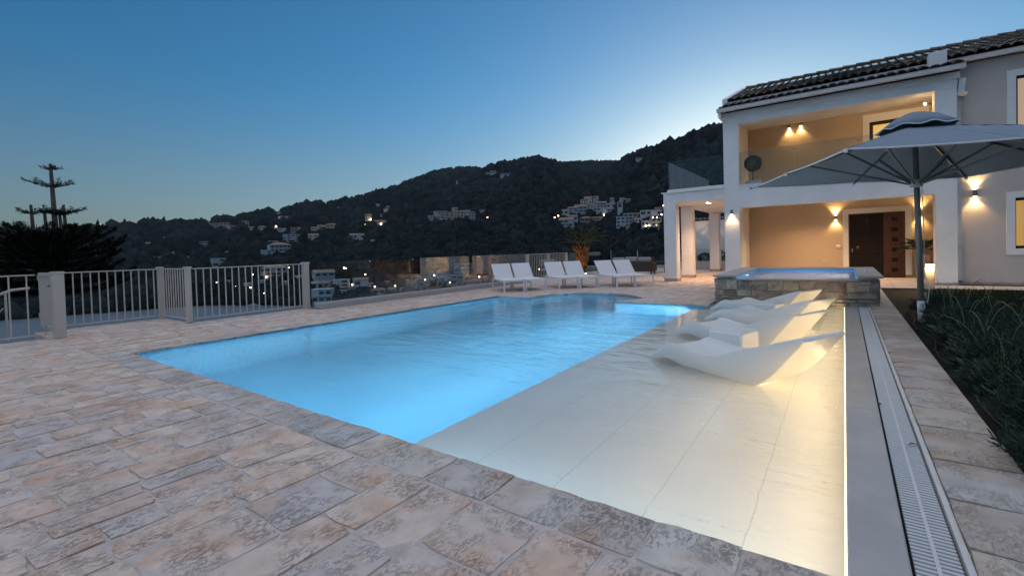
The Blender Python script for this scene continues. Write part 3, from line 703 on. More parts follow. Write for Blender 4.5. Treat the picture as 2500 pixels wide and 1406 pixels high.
# downpipe with hopper on the right pillar
dp = part('downpipe', GUTT, MB().box(2.415, 2.52, WY-.14, WY-.03, .12, 5.0))
sub('hopper', TRIM, MB().box(2.42, 2.62, WY-.32, WY-.05, 4.95, 5.0).face([(2.43,WY-.30,5.0), (2.56,WY-.30,5.0), (2.60,WY-.30,5.36), (2.47,WY-.30,5.36)]).face([(2.43,WY-.06,5.0), (2.43,WY-.30,5.0), (2.47,WY-.30,5.36), (2.47,WY-.06,5.36)]).face([(2.56,WY-.30,5.0), (2.56,WY-.06,5.0), (2.60,WY-.06,5.36), (2.60,WY-.30,5.36)]), dp)
for z in (1.0, 1.9, 4.6): sub('pipe_clip', STEEL, MB().box(2.405, 2.53, WY-.15, WY-.02, z, z+.018), dp)
sub('pipe_shoe', LAMPG, MB().box(2.415, 2.52, WY-.18, WY-.03, .085, .12), dp)

# ------------------------------------------------------------------ wall lamps
def spot(t, loc, aim_up, power, size=105, col=(1.0,.64,.26), blend=.7):
    L = bpy.data.lights.new('wall_lamp', 'SPOT'); L.energy = power; L.color = col; L.spot_size = rad(size); L.spot_blend = blend; L.shadow_soft_size = .025
    lo = link('lamp', L, t); lo.location = loc; lo.rotation_euler = (math.pi if aim_up else 0, 0, 0)
def wall_light(x, y, z, label, both=True, power=6.0, col=(1.0,.64,.26), sz=1.0, upf=1.0):
    t = thing('wall_light', label, 'wall light', (x, y, z), 0, 'wall lights of the villa')
    h = .075*sz; r = .035*sz
    MB().lathe([(r*.98, -h), (r, -h+.004), (r, h-.004), (r*.98, h)], 0, -.06, n=16).build('body', LAMPG, t)
    MB().box(-.02, .02, -.03, -.002, -.03, .03).build('bracket', LAMPG, t)
    MB().lathe([(r*.8, -h-.004), (r*.8, -h-.001)], 0, -.06, n=14).build('lens', BULB, t)
    spot(t, (0, -.06, -h-.03), False, power*2.2, col=col)
    if both:
        MB().lathe([(r*.8, h+.001), (r*.8, h+.004)], 0, -.06, n=14).build('lens', BULB, t)
        spot(t, (0, -.06, h+.03), True, power*2.2*upf, col=col)
wall_light(-2.96, FY, 2.29, 'downward lamp on the left white pillar above the spa', False, 5)
wall_light(-.23, BY, 2.07, 'up and down lamp on the tan wall left of the entrance door', True, 7)
wall_light(1.98, BY, 2.07, 'up and down lamp right of the entrance door behind the parasol pole', True, 9)
wall_light(2.79, WY, 2.40, 'up and down lamp on the grey wall right of the parasol', True, 7, sz=1.25)
wall_light(-1.58, BY, 5.47, 'left of the two downward lamps on the balcony wall', False, 6)
wall_light(-1.22, BY, 5.50, 'right of the two downward lamps on the balcony wall', False, 6)
t = thing('balcony_lamp', 'bright bare lamp high in the right corner of the upper loggia', 'wall light', (1.90, FY+1.1, 5.05), 0, None)
MB().box(.02, .455, -.03, .03, -.03, .03).build('bracket', LAMPG, t); MB().lathe([(.003,-.034),(.024,-.018),(.03,0),(.024,.018),(.003,.034)], n=14).build('globe', emit('bare_globe', (1,.72,.32), 22), t, smooth=True)
L = bpy.data.lights.new('globe_lamp', 'POINT'); L.energy = 26; L.color = (1,.64,.30); L.shadow_soft_size = .06; lo = link('lamp', L, t); lo.location = (-.1, 0, 0)
# lower loggia is lit by a recessed ceiling lamp over the porch
down_light(-1.0, 18.3, 2.70, 'recessed lamp in the loggia ceiling before the tan wall', 150, 'loggia ceiling lamps')
down_light(1.0, 18.0, 2.70, 'recessed lamp in the loggia ceiling before the entrance door', 70, 'loggia ceiling lamps')
# ------------------------------------------------------------------ spa
SX0, SX1, SY0, SY1, SZ = -2.33, .52, 10.95, 14.62, .55
spa = thing('spa', 'raised stone-clad whirlpool spa with blue lit water before the villa', 'spa', (0, SY0, 0))
def sp(name, m, mb, parent=None, **k):
    o = mb.build(name, m, parent or spa, **k)
    for v in o.data.vertices: v.co.y -= SY0
    return o
WX0, WX1, WY0, WY1 = -1.92, .20, SY0+.10, 14.2
core = sp('core', MORTAR, MB().box(SX0+.02, SX1-.02, SY0+.02, WY0, -.3, .47).box(SX0+.02, WX0, WY0, SY1, -.3, .53).box(WX1, SX1-.02, WY0, SY1, -.3, .53).box(WX0, WX1, WY1, SY1, -.3, .53))
def clad(face, u0, u1, z0, z1):
    z = z0
    while z < z1-.02:
        h = random.choice((.07,.10,.13,.16)); h = min(h, z1-z) if z1-z-h > .05 else z1-z
        u = u0
        while u < u1-.02:
            w = random.choice((.16,.22,.28,.36,.44)); w = min(w, u1-u) if u1-u-w > .1 else u1-u
            d = random.uniform(.004, .03)
            if face == 'f': q = MB().bbox(u+.003, u+w-.003, SY0-d, SY0+.03, z+.003, z+h-.003, .008)
            elif face == 'l': q = MB().bbox(SX0-d, SX0+.03, u+.003, u+w-.003, z+.003, z+h-.003, .008)
            else: q = MB().bbox(SX1-.03, SX1+d, u+.003, u+w-.003, z+.003, z+h-.003, .008)
            o = sp('stone', SPAST, q, core)
            for v in o.data.vertices: v.co.x += random.uniform(-.004, .004); v.co.z += random.uniform(-.003, .003); v.co.y += random.uniform(-.004, .004)
            u += w
        z += h
clad('f', SX0, SX1, -.21, .47); clad('l', SY0+.03, SY0+1.8, -.02, .50); clad('r', SY0+.03, SY0+1.8, -.02, .50)
for (a, b, c, d) in ((SX0-.04, WX0-.0, SY0-.05, SY1+.04), (WX1, SX1+.07, SY0-.05, SY1+.04)):
    sp('coping_slab', CONC, MB().bbox(a, b, c, d, .53, .575, .006))
sp('coping_slab', CONC, MB().bbox(WX0, WX1, WY1, SY1+.04, .53, .575, .006))
sp('spill_lip', CONC, MB().bbox(WX0-.05, WX1+.04, SY0-.05, WY0, .472, .505, .006))
SPAT = mat('spa_tile', (.20,.50,.75), .5, var=.08, vscale=2)
sp('basin', SPAT, MB().face([(WX0,WY0,-.35), (WX1,WY0,-.35), (WX1,WY1,-.35), (WX0,WY1,-.35)]).face([(WX0+.001,WY0,-.35), (WX0+.001,WY1,-.35), (WX0+.001,WY1,.53), (WX0+.001,WY0,.53)]).face([(WX1-.001,WY1,-.35), (WX1-.001,WY0,-.35), (WX1-.001,WY0,.53), (WX1-.001,WY1,.53)]).face([(WX0,WY1-.001,-.35), (WX1,WY1-.001,-.35), (WX1,WY1-.001,.53), (WX0,WY1-.001,.53)]).face([(WX1,WY0+.001,-.35), (WX0,WY0+.001,-.35), (WX0,WY0+.001,.47), (WX1,WY0+.001,.47)]))
sp('bench', SPAT, MB().box(WX0+.002, WX1-.002, WY1-.5, WY1-.002, -.349, .1))
sp('water', WM, MB().face([(WX0+.002,WY0-.02,.508), (WX1-.002,WY0-.02,.508), (WX1-.002,WY1-.002,.508), (WX0+.002,WY1-.002,.508)]))
pool_light(WX0+.002, 12.3, .36, 1, 0, 'round underwater lamp in the left wall of the raised spa', 14, (.5,.75,1.0), .3, .07, POOLL)
pool_light(WX1-.002, 12.6, .2, -1, 0, 'round underwater lamp in the right wall of the raised spa', 14, (.5,.70,1.0), .3, .07)
c = thing('spa_control', 'two tiny white knobs on the right coping of the raised spa', 'spa control', (.36, 12.3, .575))
MB().lathe([(.03,0),(.03,.03),(.02,.05)], 0, 0, 12).build('knob', WMETAL, c); MB().lathe([(.02,0),(.02,.02),(.012,.03)], -.06, -.35, 12).build('knob', WMETAL, c)

# ------------------------------------------------------------------ moulded loungers standing in the shallow water
def smooth_prof(pts, n):
    """Catmull-Rom through pts"""
    out = []; P = [pts[0]]+pts+[pts[-1]]
    for i in range(1, len(P)-2):
        for k in range(n):
            t = k/n; a, b, c, d = P[i-1], P[i], P[i+1], P[i+2]
            out.append(tuple(.5*((2*b[j])+(-a[j]+c[j])*t+(2*a[j]-5*b[j]+4*c[j]-d[j])*t*t+(-a[j]+3*b[j]-3*c[j]+d[j])*t**3) for j in (0, 1)))
    out.append(pts[-1]); return out
def lounger_mesh():
    top = smooth_prof([(0.0,-.045),(.18,.065),(.33,.155),(.46,.165),(.64,.130),(.84,.112),(.98,.140),(1.16,.212),(1.36,.285),(1.62,.372),(1.80,.425)], 4)
    bot = smooth_prof([(0.0,-.065),(.12,-.070),(.22,-.025),(.30,-.010),(.38,-.020),(.50,-.052),(.62,-.064),(.80,-.070),(1.05,-.074),(1.28,-.080),(1.36,-.078),(1.42,-.045),(1.56,.08),(1.72,.28),(1.82,.40)], 4)
    n = len(top)
    def resample(P, n):
        P = np.array(P); s = np.concatenate([[0], np.cumsum(np.hypot(*np.diff(P, axis=0).T))]); t = np.linspace(0, s[-1], n)
        return np.stack([np.interp(t, s, P[:,0]), np.interp(t, s, P[:,1])], 1)
    T, Bt = resample(top, 40), resample(bot, 40)
    W = .66; rows = [0, .012, .035, .12, .25, .5, .75, .88, .965, .988, 1]
    V = []; Q = []
    def dish(u): return -.030*(1-(2*u-1)**4)
    nr = len(rows)
    for i in range(40):
        for u in rows:
            z = T[i,1]+(dish(u) if .06 < T[i,0] < 1.78 else dish(u)*.3)
            if u in (0, 1): z -= .012
            V.append((T[i,0], u*W, z))
    b = len(V)
    for i in range(40):
        for u in rows:
            z = Bt[i,1]+(.012 if u in (0, 1) else 0); V.append((Bt[i,0], u*W, z))
    for i in range(39):
        for j in range(nr-1):
            a = i*nr+j; Q.append((a, a+nr, a+nr+1, a+1)); Q.append((b+a, b+a+1, b+a+nr+1, b+a+nr))
    for i in range(39):
        Q.append((i*nr, b+i*nr, b+(i+1)*nr, (i+1)*nr)); Q.append((i*nr+nr-1, (i+1)*nr+nr-1, b+(i+1)*nr+nr-1, b+i*nr+nr-1))
    for j in range(nr-1):
        Q.append((j, j+1, b+j+1, b+j)); e = 39*nr; Q.append((e+j, b+e+j, b+e+j+1, e+j+1))
    me = bpy.data.meshes.new('pool_lounger'); me.from_pydata(V, [], Q); me.materials.append(PLAST)
    me.polygons.foreach_set('use_smooth', [True]*len(Q)); me.update()
    me.set_sharp_from_angle(angle=rad(50)); return me
LM = lounger_mesh(); LB = MB().bbox(.66, 1.30, .15, .51, LZ+.001, -.068, .03).mesh('base', PLAST); AX = rad(-25.9)
for (x, y), lab in zip(((-1.92,5.34), (-2.10,6.92), (-2.02,8.53), (-2.24,9.93)), ('nearest of the four white moulded loungers standing in shallow pool water', 'second nearest white moulded lounger, just behind the near white cube table', 'third white moulded lounger from the front in the shallow water', 'farthest white moulded lounger in the pool, against the stone spa')):
    o = thing('pool_lounger', lab, 'lounger', (x, y, 0), AX, 'white loungers in the shallow water')
    link('shell', LM, o); link('base', LB, o)
def cube_table(x, y, rot, s, h, lab):
    t = thing('cube_table', lab, 'side table', (x, y, LZ), rot, 'white cube tables between the pool loungers')
    MB().bbox(-s/2, s/2, -s/2, s/2, .001, h-LZ, .02).build('body', PLAST, t)
    MB().bbox(-s/2+.03, s/2-.03, -s/2+.03, s/2-.03, h-LZ, h-LZ+.004, .002).build('top_inset', PLAST, t)
cube_table(-1.06, 5.86, rad(-18), .40, .25, 'near white cube table between the two front pool loungers')
cube_table(-1.08, 9.05, rad(-18), .40, .22, 'far white cube table between the two back pool loungers')

# ------------------------------------------------------------------ parasol
UX, UY = .938, 9.426
um = thing('parasol', 'large grey square parasol with vented top standing beside the pool kerb', 'parasol', (UX, UY, -.03), rad(24.76))
MB().tube([(.02, -.01, 0), (-.05, 0, 3.05)], [.040, .036], 16).build('pole', ALU, um, smooth=True)
MB().tube([(.02,-.01,0), (.012,-.009,.32)], [.050, .048], 16).build('pole_sleeve', mat('chipped_white_paint', (.6,.6,.58), .6, var=.6, vscale=9), um, smooth=True)
MB().lathe([(.045,2.06),(.075,2.07),(.08,2.12),(.07,2.17),(.045,2.18)], -.03, 0, 16).build('runner_hub', mat('white_hub', (.6,.6,.6), .5), um)
HS = 1.82; ZE, ZT = 2.40, 3.02
def canopy_z(u, v):
    """square pyramid with slight sag between ribs; u,v in -1..1"""
    m = max(abs(u), abs(v)); d = min(abs(u), abs(v))/(m+1e-6)
    sag = -.015*m*math.sin(math.pi*d)
    return ZE+(ZT-ZE)*(1-m)+sag+.36*0
mb = MB(); n = 24; grid = {}
for j in range(n+1):
    for i in range(n+1):
        u, v = 2*i/n-1, 2*j/n-1
        grid[i, j] = len(mb.v); mb.v.append((u*HS, v*HS, canopy_z(u, v)+.02*(u+v)*0))
for j in range(n):
    for i in range(n):
        # split quads along the diagonals of the pyramid
        a, b, c, d = grid[i,j], grid[i+1,j], grid[i+1,j+1], grid[i,j+1]
        mb.f.append((a,b,c,d)); mb.m.append(0)
cn = mb.build('canopy', CANVAS, um)
md = cn.modifiers.new('thickness', 'SOLIDIFY'); md.thickness = .006
for s in ((-1,-1,1,-1), (1,-1,1,1), (1,1,-1,1), (-1,1,-1,-1)):
    pts = [( (s[0]+(s[2]-s[0])*k/12)*HS*1.001, (s[1]+(s[3]-s[1])*k/12)*HS*1.001, canopy_z(s[0]+(s[2]-s[0])*k/12, s[1]+(s[3]-s[1])*k/12)-.01) for k in range(13)]
    MB().tube(pts, .012, 6).build('hem', PIPING, um)
# vent cap with scalloped skirt
mb = MB(); k_ = 48; rings = []
for r, z in ((.02, 3.20), (.10, 3.185), (.22, 3.13), (.33, 3.05), (.42, 2.965)):
    b = len(mb.v); rings.append(b)
    for k in range(k_):
        t = 2*math.pi*k/k_; sq = 1/max(abs(math.cos(t)), abs(math.sin(t)))**.55
        wv = (.022 if r > .4 else .006)*math.cos(8*t)*(r/.47)**2
        mb.v.append((r*sq*math.cos(t)-.045, r*sq*math.sin(t), z+wv-(.06*(sq-1) if r > .3 else 0)))
for a, b in zip(rings, rings[1:]):
    for k in range(k_): mb.f.append((a+k, a+(k+1)%k_, b+(k+1)%k_, b+k)); mb.m.append(0)
mb.f.append(tuple(rings[0]+k for k in range(k_))); mb.m.append(0)
edge_pts = mb.v[rings[-1]:rings[-1]+k_]
vc = mb.build('vent_cap', CANVAS, um, smooth=True); md = vc.modifiers.new('thickness', 'SOLIDIFY'); md.thickness = .004
MB().tube(edge_pts+[edge_pts[0]], .009, 5).build('hem', PIPING, um)
for k in range(8):
    t = k*math.pi/4; f = math.sqrt(2) if k % 2 else 1.0; cx, sy = math.cos(t)*f, math.sin(t)*f
    a = (cx*.06-.04, sy*.06, ZT-.04); e = (cx*HS*1.02, sy*HS*1.02, ZE-.03)
    MB().bar(a, e, .022, .035).build('rib', DARKRIB, um)
    q = .56 if k % 2 else .52; mid = tuple(a[i]+(e[i]-a[i])*q for i in range(3))
    MB().bar((cx*.06-.03, sy*.06, 2.12), mid, .022, .030).build('strut', DARKRIB if k in (2, 3, 4) else ALU, um)
    MB().bbox(e[0]-.018, e[0]+.018, e[1]-.018, e[1]+.018, e[2]-.03, e[2]+.02, .006).build('rib_cap', PIPING, um)
MB().tube([(.03,-.02,2.06), (.045,-.03,1.5), (.05,-.035,.75), (.10,-.05,.5), (.08,-.04,.28), (.05,-.03,.45)], .006, 5).build('cord', PIPING, um)

# ------------------------------------------------------------------ path bollard
bo = thing('bollard_light', 'square grey bollard lamp glowing at the edge of the lawn', 'bollard', (1.70, 15.22, -.02))
MB().bbox(-.09, .09, -.06, .06, 0, .56, .005).build('post', mat('bollard_stone', (.34,.29,.23), .7, var=.15, vscale=8), bo); MB().bbox(-.095, .095, -.065, .065, .60, .64, .005).build('cap', LAMPG, bo)
MB().lathe([(.05,.561),(.055,.58),(.05,.599)], 0, 0, 14).build('lens', emit('bollard_lens', (1,.72,.34), 60), bo)
L = bpy.data.lights.new('bollard_lamp', 'POINT'); L.energy = 14; L.color = (1,.66,.30); L.shadow_soft_size = .05; lo = link('lamp', L, bo); lo.location = (0, -.12, .60)

# ------------------------------------------------------------------ sun loungers on the terrace
def deck_lounger():
    t = thing('sun_lounger', 'x', 'lounger')
    W, LEN, h = .66, 1.90, .31
    # local: x along the lounger from foot (0) to head (-LEN), y across
    for x in (-.02, -1.42):
        for y in (.02, W-.02):
            MB().box(x-.02, x+.02, y-.02, y+.02, 0, h).build('leg', WMETAL, t)
    MB().box(-1.46, 0, 0, .04, h, h+.05).build('side_rail', WMETAL, t); MB().box(-1.46, 0, W-.04, W, h, h+.05).build('side_rail', WMETAL, t)
    MB().box(-.04, 0, .041, W-.041, h, h+.045).build('end_rail', WMETAL, t); MB().box(-1.46, -1.42, .041, W-.041, h, h+.045).build('end_rail', WMETAL, t)
    MB().box(-1.13, -.042, .042, W-.042, h+.03, h+.048).build('seat', SLING, t)
    # backrest
    a = rad(47); L = .63; px, pz = -1.14, h+.04; ex, ez = px-L*math.cos(a), pz+L*math.sin(a)
    nx, nz = math.sin(a)*.012, math.cos(a)*.012
    b = MB()
    for y0, y1 in ((.045, W-.045),):
        c = [(px-nx,y0,pz-nz), (px+nx,y0,pz+nz), (ex+nx,y0,ez+nz), (ex-nx,y0,ez-nz)]; d = [(p[0],y1,p[2]) for p in c]
        b.face(c[::-1]); b.face(d)
        for k in range(4): b.face([c[k], c[(k+1)%4], d[(k+1)%4], d[k]])
    b.build('backrest', SLING, t)
    MB().bar((px,.03,pz), (ex,.03,ez), .025).bar((px,W-.03,pz), (ex,W-.03,ez), .025).bar((ex,.02,ez), (ex,W-.02,ez), .022).build('back_frame', WMETAL, t)
    for y in (.05, W-.05): MB().bar((px-.20,y,pz+.20), (-1.40,y,h+.03), .016).build('back_prop', WMETAL, t)
    return t
proto = deck_lounger(); first = True
spots = [(fx, fy, rad(ang-90), nm, k) for fx, fy, ang, nm, k in ((-8.30,11.09,52,'left',0), (-7.88,11.64,52,'left',1), (-7.26,12.57,49,'middle',0), (-6.76,13.02,49,'middle',1), (-5.78,13.61,52,'right',0), (-5.34,14.05,50,'right',1))]
for x, y, r, nm, k in spots:
    o = proto if first else copy_tree(proto); first = False
    o.location = (x, y, 0); o.rotation_euler = (0, 0, r)
    tag(o, ('left' if k == 0 else 'right')+' sun lounger of the '+nm+' pair of white sling loungers on the far terrace', 'lounger', 'white sling sun loungers on the terrace')

# ------------------------------------------------------------------ outdoor sofa and chair
so = thing('outdoor_sofa', 'dark wicker sofa with three grey back cushions, seen from behind', 'sofa', (-8.05, 20.9, 0), rad(6))
MB().bbox(-1.02, 1.02, -.40, -.30, .12, .60, .03).build('back', WICKER, so); MB().bbox(-1.02, 1.02, -.30, .42, .14, .30, .03).build('base', WICKER, so)
for x in (-1.0, .90): MB().bbox(x, x+.11, -.38, .42, .12, .52, .03).build('arm', WICKER, so)
for x in (-.95, .88):
    for y in (-.36, .34): MB().box(x, x+.06, y, y+.06, 0, .13).build('leg', DARKRIB, so)
for k in range(3): MB().bbox(-.90+k*.605, -.32+k*.605, -.295, -.12, .42, .78+.02*(k == 1), .05).build('back_cushion', CUSH, so)
for k in range(3): MB().bbox(-.88+k*.59, -.30+k*.59, -.11, .40, .301, .42, .04).build('seat_cushion', CUSH, so)
ch = thing('outdoor_chair', 'dark wicker armchair with grey seat half hidden by the portico column', 'chair', (-7.32, 22.4, 0), rad(-80))
MB().bbox(-.34, .34, -.34, -.27, .20, .74, .03).build('back', WICKER, ch); MB().bbox(-.34, .34, -.265, .34, .22, .32, .02).build('seat', CUSH, ch)
for x in (-.34, .28): MB().bbox(x, x+.06, -.264, .32, .45, .54, .02).build('arm', WICKER, ch)
for x in (-.32, .28):
    for y in (-.32, .28): MB().box(x, x+.035, y, y+.035, 0, .22).build('leg', DARKRIB, ch)

# ------------------------------------------------------------------ metal railings and gate
def railing(x0, y0, x1, y1, label, n=None, h=1.07, top=.045, z0=.06, gap=.125, w=.018, posts=()):
    L = math.hypot(x1-x0, y1-y0); t = thing('railing', label, 'railing', (x0, y0, 0), math.atan2(y1-y0, x1-x0), 'beige metal railings round the terrace')
    MB().box(0, L, -.022, .022, h-.012, h+.010).build('top_rail', FENCE, t); MB().box(0, L, -.012, .012, z0, z0+.022).build('bottom_rail', FENCE, t)
    n = n or int(L/gap); me = MB().box(-w/2, w/2, -w/2, w/2, z0+.023, h-.013).mesh('baluster', FENCE)
    for k in range(n):
        o = link('baluster', me, t); o.location = ((k+.5)*L/n, 0, 0)
    for p in posts: MB().bbox(p-.04, p+.04, -.06, .06, 0, h, .004).build('post', FENCE, t)
    return t
def post(x, y, label, w=.13, d=.10, h=1.10):
    t = thing('fence_post', label, 'fence post', (x, y, 0), 0, 'beige metal fence posts')
    MB().bbox(-d/2, d/2, -w/2, w/2, 0, h-.025, .004).build('shaft', FENCE, t); MB().bbox(-d/2-.012, d/2+.012, -w/2-.012, w/2+.012, h-.025, h+.012, .004).build('cap', FENCE, t)
railing(-10.86, -2.6, -10.86, 1.60, 'railing before the stair at the far left of the terrace', n=21)
post(-10.72, 1.84, 'thick fence post beside the half-open gate', .14, .16)
post(-11.98, 3.66, 'left thin fence post of the recessed railing corner', .09, .09)
post(-10.56, 3.68, 'right fence post of the recessed railing corner', .09, .10)
post(-10.52, 6.12, 'fence post at the end of the railing before the glass fence', .13, .12)
railing(-11.95, 1.95, -11.95, 3.60, 'recessed railing panel right of the gate with wide spaced bars', n=13)
railing(-11.90, 3.68, -10.62, 3.68, 'short railing panel seen end on at the recess', n=10)
railing(-10.54, 3.75, -10.54, 6.04, 'railing panel before the bay with the last post at its right end', n=17)
gt = thing('metal_gate', 'open metal gate leaf with dark latch beside the thick post', 'gate', (-10.86, 1.80, 0), rad(180-1.5))
MB().box(0, 1.15, -.02, .02, 1.04, 1.09).build('top_rail', FENCE, gt); MB().box(0, 1.15, -.02, .02, .10, .17).build('bottom_rail', FENCE, gt)
MB().box(0, .05, -.02, .02, .17, 1.04).build('lock_stile', FENCE, gt); MB().box(1.10, 1.15, -.02, .02, .17, 1.04).build('hinge_stile', FENCE, gt)
for k in range(9): MB().box(.12+k*.107, .14+k*.107, -.01, .01, .171, 1.039).build('bar', FENCE, gt)
MB().box(.03, .14, .021, .045, .86, .88).build('latch', DARKRIB, gt)
for z in (.25, .95): MB().box(1.151, 1.19, -.03, .03, z, z+.10).build('hinge', FENCE, gt)
MB().box(.55, .57, .021, .04, .0, .30).build('drop_bolt', FENCE, gt)
# stair handrail dropping away behind the railing
hr = thing('stair_handrail', 'sloping stair handrail with cross braces behind the left railing', 'handrail', (-11.9, 1.5, 0))
def rail_pts(dz): return [(.0, .18, .82+dz), (-.0, -.05, .80+dz), (-.25, -2.4, -.35+dz)]
MB().tube(rail_pts(0), .024, 8).build('top_rail', FENCE, hr)
MB().tube([(0, -.2, .54), (-.25, -2.4, -.55)], .014, 6).build('mid_rail', FENCE, hr); MB().tube([(0, -.35, .30), (-.25, -2.4, -.78)], .014, 6).build('low_rail', FENCE, hr)
for f, z1 in ((0, .78), (.35, .4), (.7, .0), (1, -.3)): MB().bar((-.25*f, -.12-2.2*f, -1.2-.3*f), (-.25*f, -.12-2.2*f, z1), .03).build('upright', FENCE, hr)
MB().bar((0,-.15,.5), (-.09,-.9,-.5), .014).bar((-.09,-.9,-.5), (-.02,-.2,-.62), .014).bar((-.09,-.8,.05), (-.2,-1.6,-1.0), .014).bar((-.02,-.15,-.9), (-.09,-.95,-.45), .014).build('brace', FENCE, hr)

# ------------------------------------------------------------------ glass fence on its kerb
structure('fence_kerb', MB().bbox(-10.36, -10.06, 6.22, 15.2, -.3, .13, .006), mat('kerb_render', (.45,.42,.41), .7, var=.08, vscale=3))
gf = thing('glass_fence', 'frameless glass fence on a low kerb along the sea side of the terrace', 'fence', (-10.2, 6.25, .13))
ylist = [6.25, 7.75, 9.25, 10.75, 12.25, 13.75, 15.15]
for a, b in zip(ylist, ylist[1:]): MB().box(-.006, .006, a-6.25+.006, b-6.25-.006, 0, .98).build('pane', GLASSP, gf)
for a in ylist[1:-1]: MB().box(-.016, .016, a-6.25-.016, a-6.25+.016, .93, .965).build('clip', STEEL, gf)
railing(-10.75, 16.0, -11.05, 20.0, 'far railing panel behind the middle loungers left of the palm', n=26, posts=(.05, 2.0, 3.95), h=1.07)
g2 = thing('glass_fence', 'far glass fence behind the palm and the wicker sofa', 'fence', (-11.1, 20.2, 0), 0)
for k in range(3): MB().box(-.006, .006, k*1.75, k*1.75+1.73, .05, 1.05).build('pane', GLASSP, g2)
for k in range(4): MB().box(.02+k*1.6, 1.59+k*1.6, 5.2, 5.212, .05, 1.05).build('pane', GLASSP, g2)
for k in range(5): MB().box(k*1.6-.015, k*1.6+.015, 5.19, 5.222, 0, 1.06).build('post', FENCE, g2)
# ------------------------------------------------------------------ garden wall and planter behind the portico
gw = thing('garden_wall', 'white garden wall with tiled coping seen through the portico', 'wall', (-7.5, 27.6, 0))
MB().box(0, 4.2, 0, .3, 0, 2.62).build('wall', WHITE, gw)
for k in range(18): o = link('coping_tile', TM, gw); o.location = (.12+k*.235, -.08, 2.64); o.rotation_euler = (.3, 0, 0); o.scale = (1, 1.0, 1)
pl = thing('planter', 'low rendered planter wall before the white garden wall', 'planter', (-7.5, 25.4, 0))
MB().bbox(0, 4.2, 0, .2, 0, .42, .01).build('wall', GREYR, pl); MB().box(0, 4.2, .2, 2.19, 0, .34).build('soil', SOIL, pl)
def shrub(name, label, cat, x, y, z, r, h, n, size, m, group=None, up=.5, rng=RNG):
    t = thing(name, label, cat, (x, y, z), 0, group)
    d = rng.normal(0, 1, (n, 3)); d /= np.linalg.norm(d, axis=1)[:, None]; q = d*(rng.uniform(.35, 1, n)**.5)[:, None]
    P = np.stack([q[:,0]*r, q[:,1]*r, h*.5+q[:,2]*h*.5], 1); leaves('foliage', P, d+np.array([0, 0, up]), size, m, t, rng=rng)
    MB().tube([(0,0,0), (0,0,h*.6)], [.02, .01], 6).build('stem', BARK, t); return t
for k, (x, s) in enumerate(((-6.9, 1), (-6.1, .8), (-5.5, 1.1), (-4.8, .8), (-4.2, 1))):
    shrub('planter_shrub', ordinal(k)+' dark low shrub from the left in the planter behind the portico', 'shrub', x, 26.2, .34, .4*s, .55*s, 500, .12, TOPI, 'shrubs in the planter')
for k, x in enumerate((-6.6, -5.35)):
    t = thing('garden_spot', ('left' if k == 0 else 'right')+' small warm garden spotlight in the planter behind the portico', 'spotlight', (x, 25.75, .345), 0, 'planter spotlights')
    MB().lathe([(.04,0),(.05,.05),(.05,.10)], 0, 0, 10).build('body', LAMPG, t); MB().lathe([(.045,.101),(.04,.11)], 0, 0, 10).build('lens', BULB, t)
    L = bpy.data.lights.new('garden_lamp', 'SPOT'); L.energy = 30; L.color = (1,.60,.2); L.spot_size = rad(80); L.spot_blend = .8; lo = link('lamp', L, t); lo.location = (0, 0, .15); lo.rotation_euler = (rad(180-35), 0, 0)

# ------------------------------------------------------------------ potted plants
tp = thing('potted_topiary', 'round clipped tree in a pale square pot on the upper balcony', 'potted tree', (-2.42, FY+.6, 3.1))
MB().bbox(-.22, .22, -.14, .14, 0, .22, .01).build('pot', TRIM, tp); MB().tube([(0,0,.2), (.01,0,.55)], .02, 8).build('trunk', BARK, tp)
d = RNG.normal(0, 1, (2600, 3)); d /= np.linalg.norm(d, axis=1)[:, None]; leaves('crown', d*(.235*RNG.uniform(.6, 1.05, 2600)**.4)[:, None]+np.array([.01, 0, .78]), d, .05, TOPI, tp)
bp_ = thing('balcony_lounger', 'dark balcony lounge chair just showing above the parasol edge', 'lounger', (-1.0, FY+1.5, 3.1), rad(15))
MB().bar((-.7,0,.32), (.3,0,.30), .5, .05).build('seat', CUSH, bp_); MB().bar((.3,0,.32), (.75,0,.85), .5, .06).build('backrest', CUSH, bp_)
for x in (-.6, .25):
    for y in (-.2, .2): MB().box(x-.02, x+.02, y-.02, y+.02, 0, .29).build('leg', DARKRIB, bp_)
pp = thing('potted_palm', 'feathery green palm in a tall square pot right of the entrance door', 'potted palm', (2.0, 19.35, 0))
mb = MB(); s0, s1 = .13, .17
mb.face([(-s0,-s0,0), (-s0,s0,0), (s0,s0,0), (s0,-s0,0)])
for (a, b) in (((-1,-1),(1,-1)), ((1,-1),(1,1)), ((1,1),(-1,1)), ((-1,1),(-1,-1))): mb.face([(a[0]*s0,a[1]*s0,0), (b[0]*s0,b[1]*s0,0), (b[0]*s1,b[1]*s1,.75), (a[0]*s1,a[1]*s1,.75)])
mb.face([(-s1,-s1,.75), (s1,-s1,.75), (s1,s1,.75), (-s1,s1,.75)]); mb.build('pot', mat('pot_stone', (.38,.30,.23), .8, var=.15), pp)
